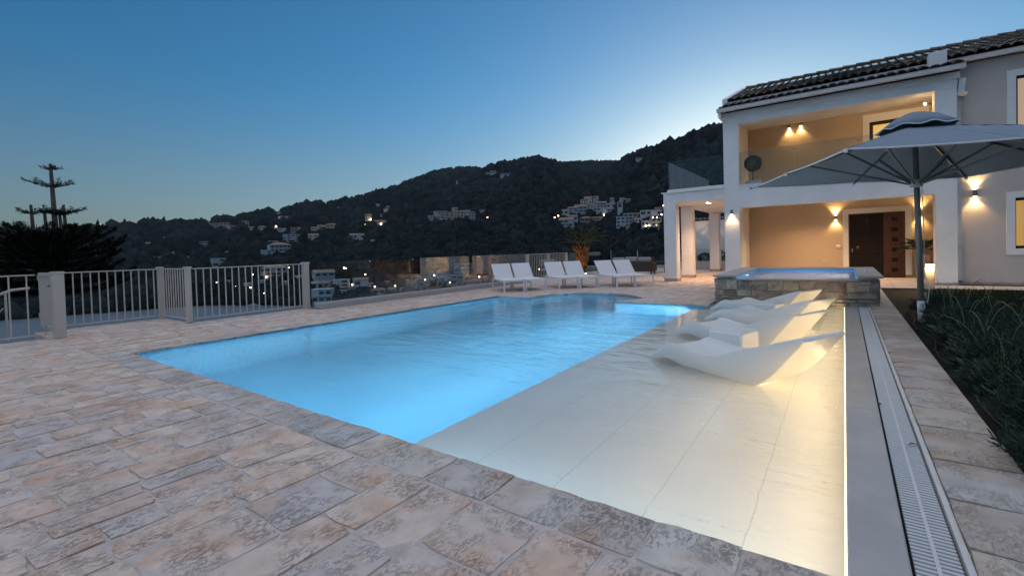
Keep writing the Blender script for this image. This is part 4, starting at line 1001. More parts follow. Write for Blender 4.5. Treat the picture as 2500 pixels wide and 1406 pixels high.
def frond(parent, base, az, el, L, leaf, nl, droop, mstem, mleaf, rng=RNG, w=.012, lw=.10):
    pts = []; p = np.array(base, float); e = el
    for k in range(13):
        pts.append(tuple(p)); p = p+L/12*np.array([math.cos(az)*math.cos(e), math.sin(az)*math.cos(e), math.sin(e)]); e -= droop/12
    MB().tube(pts, [w*(1-.85*k/12) for k in range(13)], 5).build('stalk', mstem, parent)
    P = np.array(pts); T = np.gradient(P, axis=0); T /= np.linalg.norm(T, axis=1)[:, None]
    ii = rng.uniform(2.0, 12, nl); A = np.stack([np.interp(ii, range(13), P[:,c]) for c in range(3)], 1); D = np.stack([np.interp(ii, range(13), T[:,c]) for c in range(3)], 1)
    side = np.array([-math.sin(az), math.cos(az), 0.0])*np.where(np.arange(nl) % 2, 1, -1)[:, None]
    leaves('leaflets', A, D*.6+side*1.0+np.array([0, 0, .15]), leaf*np.sin(np.pi*(ii-1.2)/12).clip(.35, 1), mleaf, parent, aspect=lw, jitter=.12, rng=rng)
for k in range(16): frond(pp, (0, 0, .8), k*2.4, rad(40+45*random.random()), random.uniform(.55, .85), .26, 70, rad(95), STEMM, PALML)
# ------------------------------------------------------------------ rosemary / lavender bushes along the kerb
SAGE = mat('sage_leaf', (.055,.075,.060), .8, var=.25, rand=.4); DEADS = mat('dead_stem', (.14,.10,.07), .9)
def bush(x, y, r, h, lab, seed):
    rg = np.random.default_rng(seed); t = thing('rosemary_bush', lab, 'bush', (x, y, -.03), 0, 'rosemary bushes along the kerb')
    ns = int(330*r/.4); V = []; P = []; D = []; st = MB()
    for k in range(ns):
        a = rg.uniform(0, 6.283); rr = r*math.sqrt(rg.uniform(0, 1)); hh = h*rg.uniform(.45, 1.05)*(1-.45*(rr/r)**2)
        b = np.array([rr*.45*math.cos(a), rr*.45*math.sin(a), 0]); e = np.array([rr*math.cos(a)*1.15, rr*math.sin(a)*1.15, hh])
        if k < 26: st.tube([tuple(b), tuple((b+e)/2+np.array([0, 0, .04])), tuple(e)], [.005, .004, .002], 4, cap=False)
        m = 20; f = rg.uniform(.2, 1, m)[:, None]; P.append(b+(e-b)*f+rg.normal(0, .012, (m, 3))); D.append(np.repeat(((e-b)/np.linalg.norm(e-b))[None], m, 0))
    leaves('foliage', np.concatenate(P), np.concatenate(D), .05, ROSEM, t, aspect=.16, jitter=.45, rng=rg)
    for k in range(3):
        a = rg.uniform(0, 6.283); L = h*rg.uniform(1.15, 1.75); lean = rg.uniform(.15, .5)
        pts = [(.1*math.cos(a)+lean*f*f*math.cos(a)*.6, .1*math.sin(a)+lean*f*f*math.sin(a)*.6, L*math.sin(f*1.45)) for f in np.linspace(0, 1, 8)]
        pts.append((pts[-1][0]+.03*math.cos(a), pts[-1][1]+.03*math.sin(a), pts[-1][2]-.035))
        st.tube(pts, [.003]*8+[.002], 5)
    st.build('stems', STEMM, t)
    if seed % 2:
        m = 260; an = rg.uniform(0, 6.283, m); q = r*1.05*np.sqrt(rg.uniform(.3, 1, m)); P2 = np.stack([q*np.cos(an), q*np.sin(an), rg.uniform(.01, .22, m)*h/.4], 1)
        leaves('low_leaves', P2, np.stack([np.cos(an), np.sin(an), np.full(m, .9)], 1), .085, SAGE, t, aspect=.34, jitter=.4, rng=rg)
    ds = MB()
    for k in range(4):
        an = rg.uniform(0, 6.283); e = np.array([r*1.1*math.cos(an), r*1.1*math.sin(an), h*rg.uniform(.3, .9)]); ds.tube([(0, 0, .02), tuple(e*.55+np.array([0, 0, .05])), tuple(e)], [.004, .003, .002], 4, cap=False)
    ds.build('dead_stems', DEADS, t)['kind'] = 'stuff'
bs = [(1.02,3.55,.30,.34),(1.45,3.85,.40,.46),(1.16,4.35,.36,.42),(1.85,4.9,.40,.5),(1.90,5.9,.42,.5),(1.95,7.1,.40,.46),(1.50,4.75,.38,.48),(1.12,5.30,.30,.34),(1.55,5.75,.40,.50),(1.20,6.25,.34,.40),(1.62,6.80,.38,.46),(1.22,7.25,.33,.40),(1.58,7.85,.36,.44),(1.25,8.35,.32,.40),(1.30,9.0,.32,.42),(1.60,9.6,.30,.36),(1.22,10.3,.28,.34),(1.45,11.2,.28,.30)]
for k, (x, y, r, h) in enumerate(bs): bush(x-.02, y, r, h, ordinal(k)+' nearest grey-green rosemary bush in the planting strip beside the kerb', 50+k)
hs = MB(); hs.tube([(.86+.05*math.sin(k*1.3), 3.2+k*.42, -.012+.012*math.sin(k*2.1)) for k in range(18)], .007, 6); tag(hs.build('drip_hose', mat('brown_hose', (.04,.03,.03), .6)), 'thin irrigation hose lying on the soil along the kerb', 'hose')
for k, (x, y, z, r, c) in enumerate(((.305, 3.62, .002, .5, (.20,.14,.03)), (.205, 4.38, .004, 1.4, (.10,.13,.02)), (-6.2, 1.05, .006, 2.0, (.16,.08,.04)))):
    mb = MB(); n = 7; w = .011; L_ = .05
    for i in range(n-1):
        f0, f1 = i/(n-1), (i+1)/(n-1); w0, w1 = w*math.sin(math.pi*f0)**.7, w*math.sin(math.pi*f1)**.7; z0, z1 = .008*math.sin(f0*3), .008*math.sin(f1*3)
        mb.face([(L_*f0,-w0,z0+.004), (L_*f1,-w1,z1+.004), (L_*f1,0,z1), (L_*f0,0,z0)]); mb.face([(L_*f0,0,z0), (L_*f1,0,z1), (L_*f1,w1,z1+.004), (L_*f0,w0,z0+.004)])
    o = mb.build('fallen_leaf', mat('dry_leaf', c, .8)); o.location = (x, y, z); o.rotation_euler = (0, 0, r)
    tag(o, ('dry yellow leaf lying on the near white grate slats', 'small green leaf lying between the pool edge and the grate', 'small brown leaf lying on the near left paving')[k], 'leaf', 'fallen leaves')

# ------------------------------------------------------------------ palm with lit trunk by the far railing
pm = thing('palm_tree', 'short palm with bulging warm lit trunk behind the terrace loungers', 'palm tree', (-10.55, 20.6, -.02))
prof = [(.17,0),(.19,.2),(.23,.4),(.26,.6),(.29,.78),(.30,.92),(.26,1.02),(.34,1.14),(.40,1.26),(.36,1.38),(.16,1.48)]
MB().lathe(prof, 0, 0, 20).build('trunk', PALMD, pm)
mb = MB()
for i in range(17):
    z = .05+i*.084; r = np.interp(z, [p[1] for p in prof], [p[0] for p in prof]); n = 13
    for k in range(n):
        a = 2*math.pi*(k+.5*(i % 2))/n; da = math.pi/n*.62; o_ = .05
        p = lambda aa, rr, zz: (rr*math.cos(aa), rr*math.sin(aa), zz)
        o_ = .05+.05*random.random(); tip = p(a, r+o_, z+.085); l, rt, up_ = p(a-da, r+.004, z), p(a+da, r+.004, z), p(a, r+.002, z+.10); dn = p(a, r+.004, z-.02)
        mb.face([dn, rt, tip]); mb.face([l, dn, tip]); mb.face([rt, up_, tip]); mb.face([up_, l, tip])
PV = np.array(mb.v); q = np_mesh('leaf_bases', PV, np.arange(len(PV)).reshape(-1, 3), PALMB, pm, attr=np.repeat(RNG.random(len(PV)//12), 12)); q['kind'] = 'stuff'
for k in range(34): frond(pm, (.08*math.cos(k*2.4), .08*math.sin(k*2.4), 1.42), k*2.4, rad(34+50*((k*7) % 10)/10), random.uniform(1.1, 1.6), .26, 90, rad(60), STEMM, PALML, w=.022)
for k, (dx, dy) in enumerate(((.55, -.7), (-.3, -.85))):
    t = thing('palm_uplight', ('right' if k == 0 else 'left')+' small uplight at the foot of the palm trunk', 'spotlight', (-10.55+dx, 20.6+dy, -.01), 0, 'palm uplights')
    MB().lathe([(.05,0),(.06,.04),(.05,.07)], 0, 0, 12).build('body', LAMPG, t); MB().lathe([(.04,.071),(.035,.076)], 0, 0, 12).build('lens', BULB, t)
    L = bpy.data.lights.new('uplight_lamp', 'SPOT'); L.energy = 9; L.color = (1,.46,.12); L.spot_size = rad(70); L.spot_blend = .6; L.shadow_soft_size = .03
    lo = link('lamp', L, t); lo.location = (0, 0, .10); d = Vector((-dx, -dy, 1.3)); lo.rotation_euler = d.to_track_quat('-Z', 'Y').to_euler()

# ------------------------------------------------------------------ norfolk pine beyond the gate
def at(px, py, dist):
    d = ray(px, py); d = d/np.linalg.norm(d[:2]); return np.array([0, 0, CAM_H])+d*dist
PD = 30.0
base = at(140, 640, PD); bx, by = base[0], base[1]
pine = thing('norfolk_pine', 'dark layered conifer with bare upright leaders against the sky beyond the gate', 'conifer', (bx, by, -6))
Rt = np.array([RIGHT[0], RIGHT[1], 0]); Rt /= np.linalg.norm(Rt)
def lp(px, py, dd=0): p = at(px, py, PD+dd); return p-np.array([bx, by, -6])
rgp = np.random.default_rng(5); NP, ND = [], []
def whorl(c, r, rise, nb, mb, dens=240, curl=.25):
    for k in range(nb):
        a = 2*math.pi*(k+rgp.uniform(-.2, .2))/nb; R_ = r*rgp.uniform(.8, 1.1); pts = []
        for f in np.linspace(0, 1, 7): pts.append(np.array([c[0]+R_*f*math.cos(a), c[1]+R_*f*math.sin(a), c[2]+rise*r*f+curl*r*f**3*.5-curl*r*.35*f*(1-f)]))
        mb.tube([tuple(p) for p in pts], [(.018 if r < 1.2 else .04)*(1-.7*f) for f in np.linspace(0, 1, 7)], 4, cap=False)
        m = int(dens*R_); f = rgp.uniform(.06, 1.02, m); P = np.array(pts); A = np.stack([np.interp(f, np.linspace(0, 1, 7), P[:,j]) for j in range(3)], 1)
        w = (.20 if r < 1.2 else .34)*min(R_, 1.6)*np.sin(np.pi*np.clip(f, 0, .97))**.6
        lat = np.array([-math.sin(a), math.cos(a), 0]); A = A+lat*(rgp.uniform(-1, 1, m)*w)[:, None]+np.array([0, 0, 1])*rgp.normal(.02, .035, m)[:, None]
        NP.append(A); ND.append(np.repeat(np.array([[math.cos(a), math.sin(a), .5]]), m, 0))
trunkm = MB(); brm = MB()
main_top, main_base = lp(123, 400), lp(140, 640)
trunkm.tube([(main_base[0], main_base[1], 0), tuple(main_base), tuple(lp(134, 540)), tuple(main_top)], [.22, .16, .105, .06], 8)
whorl(lp(124, 413), .36, .03, 5, brm, 150); whorl(lp(128, 458), .88, .26, 7, brm, 150, curl=.1)
for px_, top_, wy in ((75, 500, 522), (108, 514, 520), (145, 520, 525), (155, 500, 521)):
    a = lp(px_, top_); b = lp(px_+7, 575); trunkm.tube([tuple(b-np.array([0,0,2.4])), tuple(b), tuple(a)], [.09, .08, .05], 6)
    whorl(lp(px_+2, wy), {75:.55, 108:.14, 145:.4, 155:.8}[px_], .16, 6, brm, 150)
whorl(lp(136, 522), .7, .08, 5, brm, 150)
for py_, r, rise, dd in ((578, 1.7, .16, 0), (592, 2.3, .18, 0), (604, 2.9, .16, .3), (618, 3.0, .10, 0), (632, 3.2, .08, 0), (650, 3.4, .04, 0), (668, 3.2, 0, 0), (690, 3.6, -.02, 0), (712, 3.6, -.02, 0)): whorl(lp(118+random.uniform(-8, 8), py_, dd), r*.82, rise, 10, brm, dens=620, curl=.4)
trunkm.build('trunk', BARK, pine); brm.build('branches', BARK, pine)['kind'] = 'stuff'
leaves('needles', np.concatenate(NP), np.concatenate(ND), .11, CONIF, pine, aspect=.22, jitter=.5, rng=rgp)

# ------------------------------------------------------------------ far terrain
BAY = -27.0
RIDGE = [(-260,640),(-60,612),(0,598),(60,585),(110,572),(170,556),(230,546),(300,541),(380,537),(430,540),(480,541),(520,531),(560,525),(600,518),(650,512),(690,505),(720,495),(760,490),(820,490),(860,480),(950,455),(1010,436),(1050,424),(1110,420),(1170,416),(1200,406),(1250,394),(1310,386),(1340,391),(1375,405),(1420,420),(1460,424),(1500,406),(1530,384),(1560,372),(1600,362),(1650,346),(1700,326),(1770,308),(1850,285),(1950,275),(2100,290),(2400,330),(3000,400)]
def azel(px, py):
    d = ray(px, py); return math.atan2(-d[0], d[1]), math.atan2(d[2], math.hypot(d[0], d[1]))
RA = np.array([azel(p[0], p[1]+(12 if p[0] < 1200 else 6)) for p in RIDGE]); RA = RA[np.argsort(RA[:,0])]
def ridge_el(a): return np.interp(a, RA[:,0], RA[:,1])
AZ_BAY0, AZ_BAY1 = azel(770, 740)[0], azel(200, 740)[0]
def r_base(a): return np.interp(a, [azel(1700,700)[0], azel(1300,700)[0], azel(1100,700)[0], azel(760,740)[0], azel(500,745)[0], azel(200,745)[0], azel(-200,700)[0]], [200, 215, 235, 290, 345, 350, 360])
def r_ridge(a): return np.interp(a, [azel(2400,300)[0], azel(1770,300)[0], azel(1560,380)[0], azel(1450,400)[0], azel(1310,380)[0], azel(1100,410)[0], azel(600,520)[0], azel(200,550)[0], azel(-200,640)[0]], [520, 560, 680, 900, 760, 900, 820, 760, 900])
def el_base(a): return np.arctan((BAY-CAM_H)/r_base(a))
def hill(a, t):
    """terrain point at azimuth a, parameter t 0 (shore) .. 1 (ridge)"""
    rb, rr, eb, er = r_base(a), r_ridge(a), el_base(a), ridge_el(a)
    bump = .012*np.sin(a*46+t*5)*np.sin(t*math.pi)+.010*np.sin(a*21-t*9+1)*np.sin(t*math.pi)
    r = rb*(rr/rb)**(t**1.12+.5*bump); e = eb+(er-eb)*t
    return np.stack([-np.sin(a)*r, np.cos(a)*r, CAM_H+np.tan(e)*r], -1)
NA, NT = 420, 60
aa = np.linspace(RA[0,0], RA[-1,0], NA); tt = np.concatenate([np.linspace(0, 1, NT)])
A_, T_ = np.meshgrid(aa, tt, indexing='ij'); V = hill(A_, T_)
V[...,2] += (RNG.normal(0, 1.0, V.shape[:2])*np.sin(np.pi*T_))
# back slope behind the ridge
back = V[:,-1:,:].copy(); back[...,0] *= 1.25; back[...,1] *= 1.25; back[...,2] = BAY-3
V = np.concatenate([V, back], 1); NT2 = NT+1
idx = np.arange(NA*NT2).reshape(NA, NT2); Q = np.stack([idx[:-1,:-1], idx[:-1,1:], idx[1:,1:], idx[1:,:-1]], -1).reshape(-1, 4)
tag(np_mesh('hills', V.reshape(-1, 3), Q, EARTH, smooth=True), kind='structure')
# far saddle ridge and distant shoulder behind the front hills
def far_ridge(pts, R_, name):
    az = np.array([azel(*p) for p in pts]); az = az[np.argsort(az[:,0])]; a = np.linspace(az[0,0], az[-1,0], 140); e = np.interp(a, az[:,0], az[:,1])
    rows = []
    for f, r in ((0, R_*.9), (.8, R_*.97), (1, R_), (.0, R_*1.2)):
        z = CAM_H+np.tan(e)*R_*f-(1-f)*30; rows.append(np.stack([-np.sin(a)*r, np.cos(a)*r, z*(r/R_ if f == 1 else 1)], -1))
    Vv = np.stack(rows, 1); ix = np.arange(140*4).reshape(140, 4); Qq = np.stack([ix[:-1,:-1], ix[:-1,1:], ix[1:,1:], ix[1:,:-1]], -1).reshape(-1, 4)
    tag(np_mesh(name, Vv.reshape(-1, 3), Qq, EARTH, smooth=True), kind='structure'); return a, e, R_
FR = [far_ridge([(1300,420),(1360,402),(1400,397),(1450,396),(1510,397),(1560,390),(1640,400)], 1150, 'far_hill'), far_ridge([(980,450),(1030,432),(1060,420),(1110,411),(1150,411),(1180,414),(1230,420),(1300,430)], 1250, 'far_hill')]
# sea and the land the terrace stands on
structure('sea', MB().face([(-1900,-1900,BAY), (1900,-1900,BAY), (1900,1900,BAY), (-1900,1900,BAY)]), mat('sea_water', (.06,.08,.10), .4, spec=.5, bump=.25, bscale=.15))
NR, NH = 40, 96; th = np.linspace(0, 2*math.pi, NH, endpoint=False); rr = np.concatenate([[0], np.geomspace(3, 185, NR-1)])
TH, RR = np.meshgrid(th, rr, indexing='ij'); X, Y = -2+RR*np.cos(TH), 9+RR*np.sin(TH)
sea_side = np.clip((-X-11.2)/110, 0, 1); front = np.clip((-Y-4)/160, 0, 1); backd = np.clip((Y-34)/150, 0, 1)*np.clip((-X+30)/60, 0, 1)
drop = np.maximum.reduce([sea_side, front*.4, backd*.9]); Z = -1.9-(-X > 11.2)*.6-31*drop**.9
Z = np.where((X > 3) & (Y > 0), np.maximum(Z, -1.9), Z)
V = np.stack([X, Y, Z], -1); ix = np.arange(NH*NR).reshape(NH, NR); ixn = np.roll(ix, -1, 0); Q = np.stack([ix[:,:-1], ix[:,1:], ixn[:,1:], ixn[:,:-1]], -1).reshape(-1, 4)
tag(np_mesh('ground', V.reshape(-1, 3), Q, EARTH, smooth=True), kind='structure')

# ------------------------------------------------------------------ houses on the hillside
HC = {'w':(.40,.42,.43), 'b':(.30,.36,.40), 'p':(.38,.29,.28), 't':(.38,.31,.23), 'c':(.40,.37,.30), 'g':(.26,.27,.28), 'n':(.25,.19,.16)}
HM = {k: mat('house_'+k, v, .85, var=.06, vscale=.2) for k, v in HC.items()}
HN = {'w':'white', 'b':'pale blue-white', 'p':'pinkish', 't':'tan', 'c':'cream', 'g':'grey', 'n':'brown'}
HROOF = mat('far_roof', (.26,.17,.13), .9, var=.2, vscale=.4); HWIN = mat('far_window', (.02,.022,.025), .3); HSLAB = mat('far_slab', (.38,.40,.41), .8)
def solve_t(a, e):
    eb, er = el_base(a), ridge_el(a); return float(np.clip((e-eb)/(er-eb), .0, .999))
HB = []
def hill_house(px, py, w, h, c='w', roof='g', lab='', group='', win=True):
    """px, py = centre of the base line of the house in the photograph's survey; w, h its size there"""
    a, e = azel(px, py+h/2); t = solve_t(a, e); p = hill(np.array(a), np.array(t)); r = math.hypot(p[0], p[1])
    s = r/F_PX*math.cos(a-rad(YAW)); W, H_ = max(w*s, 2.5), max(h*s, 2.2); D = W*.7
    o = thing('hill_house', lab, 'house', tuple(p), a+random.uniform(-.25, .25), group)
    HB.append((px-w/2, px+w/2, py-h/2, py+h/2, r))
    rh = H_*.26 if roof != 'f' else 0; z1 = H_-rh; D2 = D/2
    MB().box(-W/2, W/2, -D2, D2, -6, z1).build('wall', HM[c], o)
    if roof == 'g':
        e_ = W*.04; MB().face([(-W/2-e_,-D2-e_,z1), (W/2+e_,-D2-e_,z1), (W/2+e_,0,H_), (-W/2-e_,0,H_)]).face([(-W/2-e_,0,H_), (W/2+e_,0,H_), (W/2+e_,D2+e_,z1), (-W/2-e_,D2+e_,z1)]).face([(-W/2-e_,-D2-e_,z1), (-W/2-e_,0,H_), (-W/2-e_,D2+e_,z1)]).face([(W/2+e_,-D2-e_,z1), (W/2+e_,D2+e_,z1), (W/2+e_,0,H_)]).build('roof', HROOF, o)
    elif roof == 'h':
        e_ = W*.04; q = .5*W; MB().face([(-W/2-e_,-D2-e_,z1), (W/2+e_,-D2-e_,z1), (W/2-q*.6,0,H_), (-W/2+q*.6,0,H_)]).face([(W/2+e_,-D2-e_,z1), (W/2+e_,D2+e_,z1), (W/2-q*.6,0,H_)]).face([(-W/2-e_,D2+e_,z1), (-W/2-e_,-D2-e_,z1), (-W/2+q*.6,0,H_)]).face([(W/2+e_,D2+e_,z1), (-W/2-e_,D2+e_,z1), (-W/2+q*.6,0,H_), (W/2-q*.6,0,H_)]).build('roof', HROOF, o)
    else: MB().box(-W/2-.2, W/2+.2, -D2-.2, D2+.2, z1, z1+.35).build('roof', HSLAB, o)
    if win and w >= 12:
        fl = max(1, min(3, int(round(z1/3.2)))); nw = max(2, min(5, int(W/3.6))); fh = z1/fl
        big = w >= 28
        for f in range(fl):
            if big: MB().box(-W/2-.05, W/2+.05, -D2-.5, -D2-.001, f*fh-.12, f*fh+.10).build('balcony', HSLAB, o)
            for k in range(nw):
                x = -W/2+W*(k+.5)/nw; ww = W/nw*(.30 if not big else .36)
                if random.random() < .85: MB().box(x-ww, x+ww, -D2-.06, -D2-.002, f*fh+fh*.30, f*fh+fh*.78).build('window', HWIN, o)
CL = {
 'row on the left ridge': [(522,552,26,12,'p','f'),(549,551,20,13,'p','f'),(572,557,26,11,'c','f'),(600,550,14,19,'p','f'),(614,557,16,7,'w','g'),(641,556,17,9,'w','h'),(670,559,12,6,'w','f'),(692,561,24,6,'w','f'),(719,562,17,11,'n','f'),(733,557,12,5,'w','g'),(768,558,15,8,'w','g'),(785,554,18,9,'c','g'),(811,551,26,11,'t','h')],
 'few below the left skyline': [(235,549,16,7,'p','g'),(262,550,12,6,'w','g'),(292,549,18,7,'g','g'),(335,545,22,7,'g','g'),(572,538,12,5,'w','f'),(680,519,18,6,'p','g'),(698,532,28,6,'w','f')],
 'scattered left slope': [(235,618,22,20,'w','f'),(299,618,12,7,'c','f'),(360,596,22,9,'w','g'),(402,584,12,11,'b','g'),(426,619,20,9,'w','g'),(386,630,16,6,'b','f'),(460,628,14,5,'w','f'),(496,596,46,11,'b','f'),(533,641,28,20,'b','f'),(558,617,22,8,'w','h'),(622,629,10,5,'w','g')],
 'terraced group above the railing': [(668,592,20,6,'w','f'),(650,616,26,10,'b','f'),(682,604,46,24,'b','h'),(712,582,36,18,'b','f'),(766,578,22,15,'w','g'),(872,577,32,14,'w','g'),(910,588,10,6,'b','g')],
 'group seen through the iron railing': [(672,660,56,26,'g','h'),(560,688,16,9,'g','g'),(606,694,18,9,'b','g'),(640,688,16,8,'g','f'),(700,690,20,10,'b','g'),(524,700,14,8,'g','g'),(728,676,16,8,'w','g')],
 'middle slope': [(902,531,20,14,'c','f'),(930,526,16,6,'w','g'),(929,542,30,9,'p','g'),(922,501,12,5,'w','f'),(950,507,14,7,'w','g'),(942,513,10,8,'w','g'),(800,500,12,4,'g','g'),(822,508,14,5,'g','g')],
 'central hillside village': [(1020,534,8,5,'w','g'),(1054,532,16,10,'b','f'),(1075,526,30,18,'c','f'),(1097,527,20,17,'t','f'),(1111,519,14,22,'p','f'),(1124,525,18,16,'p','f'),(1136,520,24,13,'c','g'),(1153,527,14,18,'g','f'),(1178,515,14,5,'b','f')],
 'highest houses under the ridge': [(1118,445,8,9,'w','f'),(1192,424,14,6,'g','g'),(1205,421,14,8,'b','g'),(1236,426,26,7,'b','g'),(1562,388,18,7,'b','g')],
 'upper village by the portico': [(1378,518,22,14,'w','g'),(1398,512,22,14,'b','g'),(1417,510,28,20,'b','g'),(1384,543,34,24,'b','g'),(1400,532,20,14,'b','g'),(1424,498,12,20,'w','f'),(1436,492,18,24,'w','g'),(1455,490,13,20,'b','f'),(1444,503,22,13,'w','g'),(1467,500,24,16,'b','g'),(1467,512,32,9,'w','f'),(1492,502,22,12,'w','g'),(1485,514,30,8,'b','f'),(1497,488,14,11,'w','g'),(1520,489,14,12,'b','g'),(1537,489,16,8,'g','g'),(1430,536,30,14,'n','h'),(1458,534,24,9,'g','g')],
 'lower village beside the portico column': [(1518,543,22,26,'b','f'),(1537,542,16,24,'g','f'),(1545,527,44,10,'g','f'),(1557,538,16,12,'w','g'),(1580,521,30,13,'w','f'),(1601,521,24,12,'b','f'),(1611,510,22,8,'g','g'),(1577,547,18,14,'b','f'),(1601,543,24,20,'c','f'),(1596,558,26,10,'b','f')],
 'shore town behind the glass fence': [(790,672,46,28,'b','g'),(786,694,42,16,'w','g'),(834,692,36,18,'w','f'),(790,722,46,32,'b','f'),(836,712,20,10,'g','g'),(881,688,34,22,'w','g'),(925,710,32,16,'p','h'),(957,708,18,14,'b','g'),(1008,694,24,22,'b','g'),(1036,692,28,14,'w','g'),(1038,709,34,15,'b','g'),(1064,706,24,12,'w','g'),(1080,694,26,16,'w','f'),(1132,659,42,30,'w','f'),(1118,682,32,20,'b','f'),(1157,691,40,22,'t','h'),(1078,668,22,17,'p','h'),(1104,698,26,13,'b','g'),(1128,701,22,10,'g','g'),(858,703,16,8,'g','g'),(903,694,14,8,'w','g'),(985,706,16,9,'b','g'),(992,688,14,8,'g','f'),(1022,676,14,8,'w','g'),(1052,684,16,9,'c','g'),(1096,681,14,9,'g','g'),(1182,704,18,9,'b','g'),(1190,680,14,8,'w','g'),(945,690,12,7,'g','g')],
 'small group behind the far railing': [(1335,640,36,14,'b','g'),(1340,662,34,14,'w','g'),(1440,655,24,12,'b','g')],
}
for cl, lst in CL.items():
    lst = sorted(lst)
    for i, q in enumerate(lst): hill_house(*q, lab=f'{HN[q[4]]} house, {ordinal(i)} from the left in the {cl}', group='houses on the hillside')
# bell tower
a, e = azel(1514, 521); t_ = solve_t(a, e); p = hill(np.array(a), np.array(t_)); s = math.hypot(p[0], p[1])/F_PX
bt = thing('bell_tower', 'slim white bell tower in the hillside village by the portico', 'tower', tuple(p), a); w_ = 6*s
MB().box(-w_, w_, -w_, w_, -5, 14*s).build('shaft', HM['w'], bt)
for sx in (-1, 1):
    for sy in (-1, 1): MB().box(sx*w_*.8-w_*.2, sx*w_*.8+w_*.2, sy*w_*.8-w_*.2, sy*w_*.8+w_*.2, 14*s, 24*s).build('pier', HM['w'], bt)
MB().box(-w_*1.1, w_*1.1, -w_*1.1, w_*1.1, 24*s, 26*s).face([(-w_,-w_,26*s),(w_,-w_,26*s),(0,0,31*s)]).face([(w_,-w_,26*s),(w_,w_,26*s),(0,0,31*s)]).face([(w_,w_,26*s),(-w_,w_,26*s),(0,0,31*s)]).face([(-w_,w_,26*s),(-w_,-w_,26*s),(0,0,31*s)]).build('roof', HROOF, bt)
HB.append((1506, 1522, 490, 522, s*F_PX))
# street lamps
GLOW = emit('street_lamp_glow', (1.0,.66,.36), 14)
LMP = {'along the left ridge': [(243,549),(283,550),(514,546),(674,553),(682,530),(777,565),(792,553)], 'on the left slope': [(379,628),(396,628),(376,589),(592,615)], 'behind the iron railing': [(502,667),(614,673),(618,671),(650,676),(670,662),(683,662),(705,654),(645,716),(530,690),(575,700),(612,702),(720,705)], 'in the shore town behind the glass': [(793,659),(781,671),(836,671),(892,670),(1038,683),(1011,705),(1130,667),(1145,688),(860,695),(915,700),(965,698),(1060,672),(1098,690),(1170,676),(1185,694),(825,705)], 'in the central village': [(890,548),(930,547),(1082,524),(1105,524),(1134,521),(1190,531),(1066,532),(1150,533),(905,536)], 'in the village by the portico': [(1354,531),(1363,527),(1475,525),(1491,488),(1564,524),(1575,540),(1577,552),(1585,551),(1594,532),(1603,552),(1609,552),(1604,532),(1615,524),(1620,502)], 'behind the far railing': [(1317,657),(1325,659),(1333,660)]}
for cl, lst in LMP.items():
    for i, (px, py) in enumerate(sorted(lst)):
        a, e = azel(px, py); t_ = solve_t(a, e); p = hill(np.array(a), np.array(t_)); r = math.hypot(p[0], p[1])*.985
        d = ray(px, py); d = d/math.hypot(d[0], d[1]); q = np.array([0, 0, CAM_H])+d*r; R_ = 1.35*r/F_PX*random.uniform(.7, 1.25)
        t = thing('street_lamp', f'{ordinal(i)} small glowing street lamp from the left {cl}', 'street lamp', (q[0], q[1], q[2]-6), 0, 'street lamps on the hillside')
        MB().tube([(0,0,-3), (0,0,6-R_)], .12, 5).build('pole', DARKRIB, t)
        bm = bmesh.new(); bmesh.ops.create_icosphere(bm, subdivisions=2, radius=R_); mb = MB(); mb.add_bm(bm); bm.free(); o = mb.build('lamp_head', GLOW, t); o.location = (0, 0, 6)
        HB.append((px-5, px+5, py-5, py+5, r))

# ------------------------------------------------------------------ woods on the hills (one mass)
def ico(sub):
    bm = bmesh.new(); bmesh.ops.create_icosphere(bm, subdivisions=sub, radius=1); bm.verts.index_update()
    V = np.array([v.co[:] for v in bm.verts]); Q = np.array([[v.index for v in f.verts] for f in bm.faces]); bm.free(); return V, Q
IV1, IQ1 = ico(1); IV2, IQ2 = ico(2)
def forest(name, C, R_, IV, IQ, mtl, cyp=None, rg=RNG):
    n = len(C); k = len(IV)
    V = np.repeat(IV[None], n, 0)*(1+rg.normal(0, .19, (n, k)))[:, :, None]
    sx = R_*rg.uniform(.8, 1.25, n); sz = R_*rg.uniform(.75, 1.2, n)
    if cyp is not None: sx = np.where(cyp, R_*.38, sx); sz = np.where(cyp, R_*1.3, sz)
    th = rg.uniform(0, 6.28, n); c, s = np.cos(th)[:, None], np.sin(th)[:, None]
    X, Y, Z = V[...,0]*sx[:, None], V[...,1]*sx[:, None], V[...,2]*sz[:, None]
    V = np.stack([X*c-Y*s+C[:,0:1], X*s+Y*c+C[:,1:2], Z+C[:,2:3]+(sz*.45)[:, None]], -1)
    Q = (IQ[None]+(np.arange(n)*k)[:, None, None]).reshape(-1, 3)
    return tag(np_mesh(name, V.reshape(-1, 3), Q, mtl, attr=np.repeat(rg.random(n), k)), kind='stuff')
n = 30000; a = RNG.uniform(azel(2000,300)[0], RA[-1,0]-.01, n)
t = RNG.uniform(0, 1, n)**.9; t[:3500] = RNG.uniform(.965, 1.0, 3500); C = hill(a, t); r = np.hypot(C[:,0], C[:,1])
d = C-np.array([0, 0, CAM_H]); f_ = d@FWD; U = 1250+F_PX*(d@RIGHT)/f_; W_ = CY-F_PX*(d@UP)/f_
keep = np.ones(n, bool)
for x0, x1, y0, y1, hr_ in HB:
    m = 3; keep &= ~((U > x0-m) & (U < x1+m) & (W_ > y0-1) & (W_ < y1+12) & (r < hr_+25))
C, r = C[keep], r[keep]; Rr = np.clip(RNG.lognormal(1.30, .33, len(C)), 1.8, 6.2)*np.clip(r/560, .62, 1.2)
cyp = RNG.random(len(C)) < .075
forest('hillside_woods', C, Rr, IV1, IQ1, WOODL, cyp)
C = []
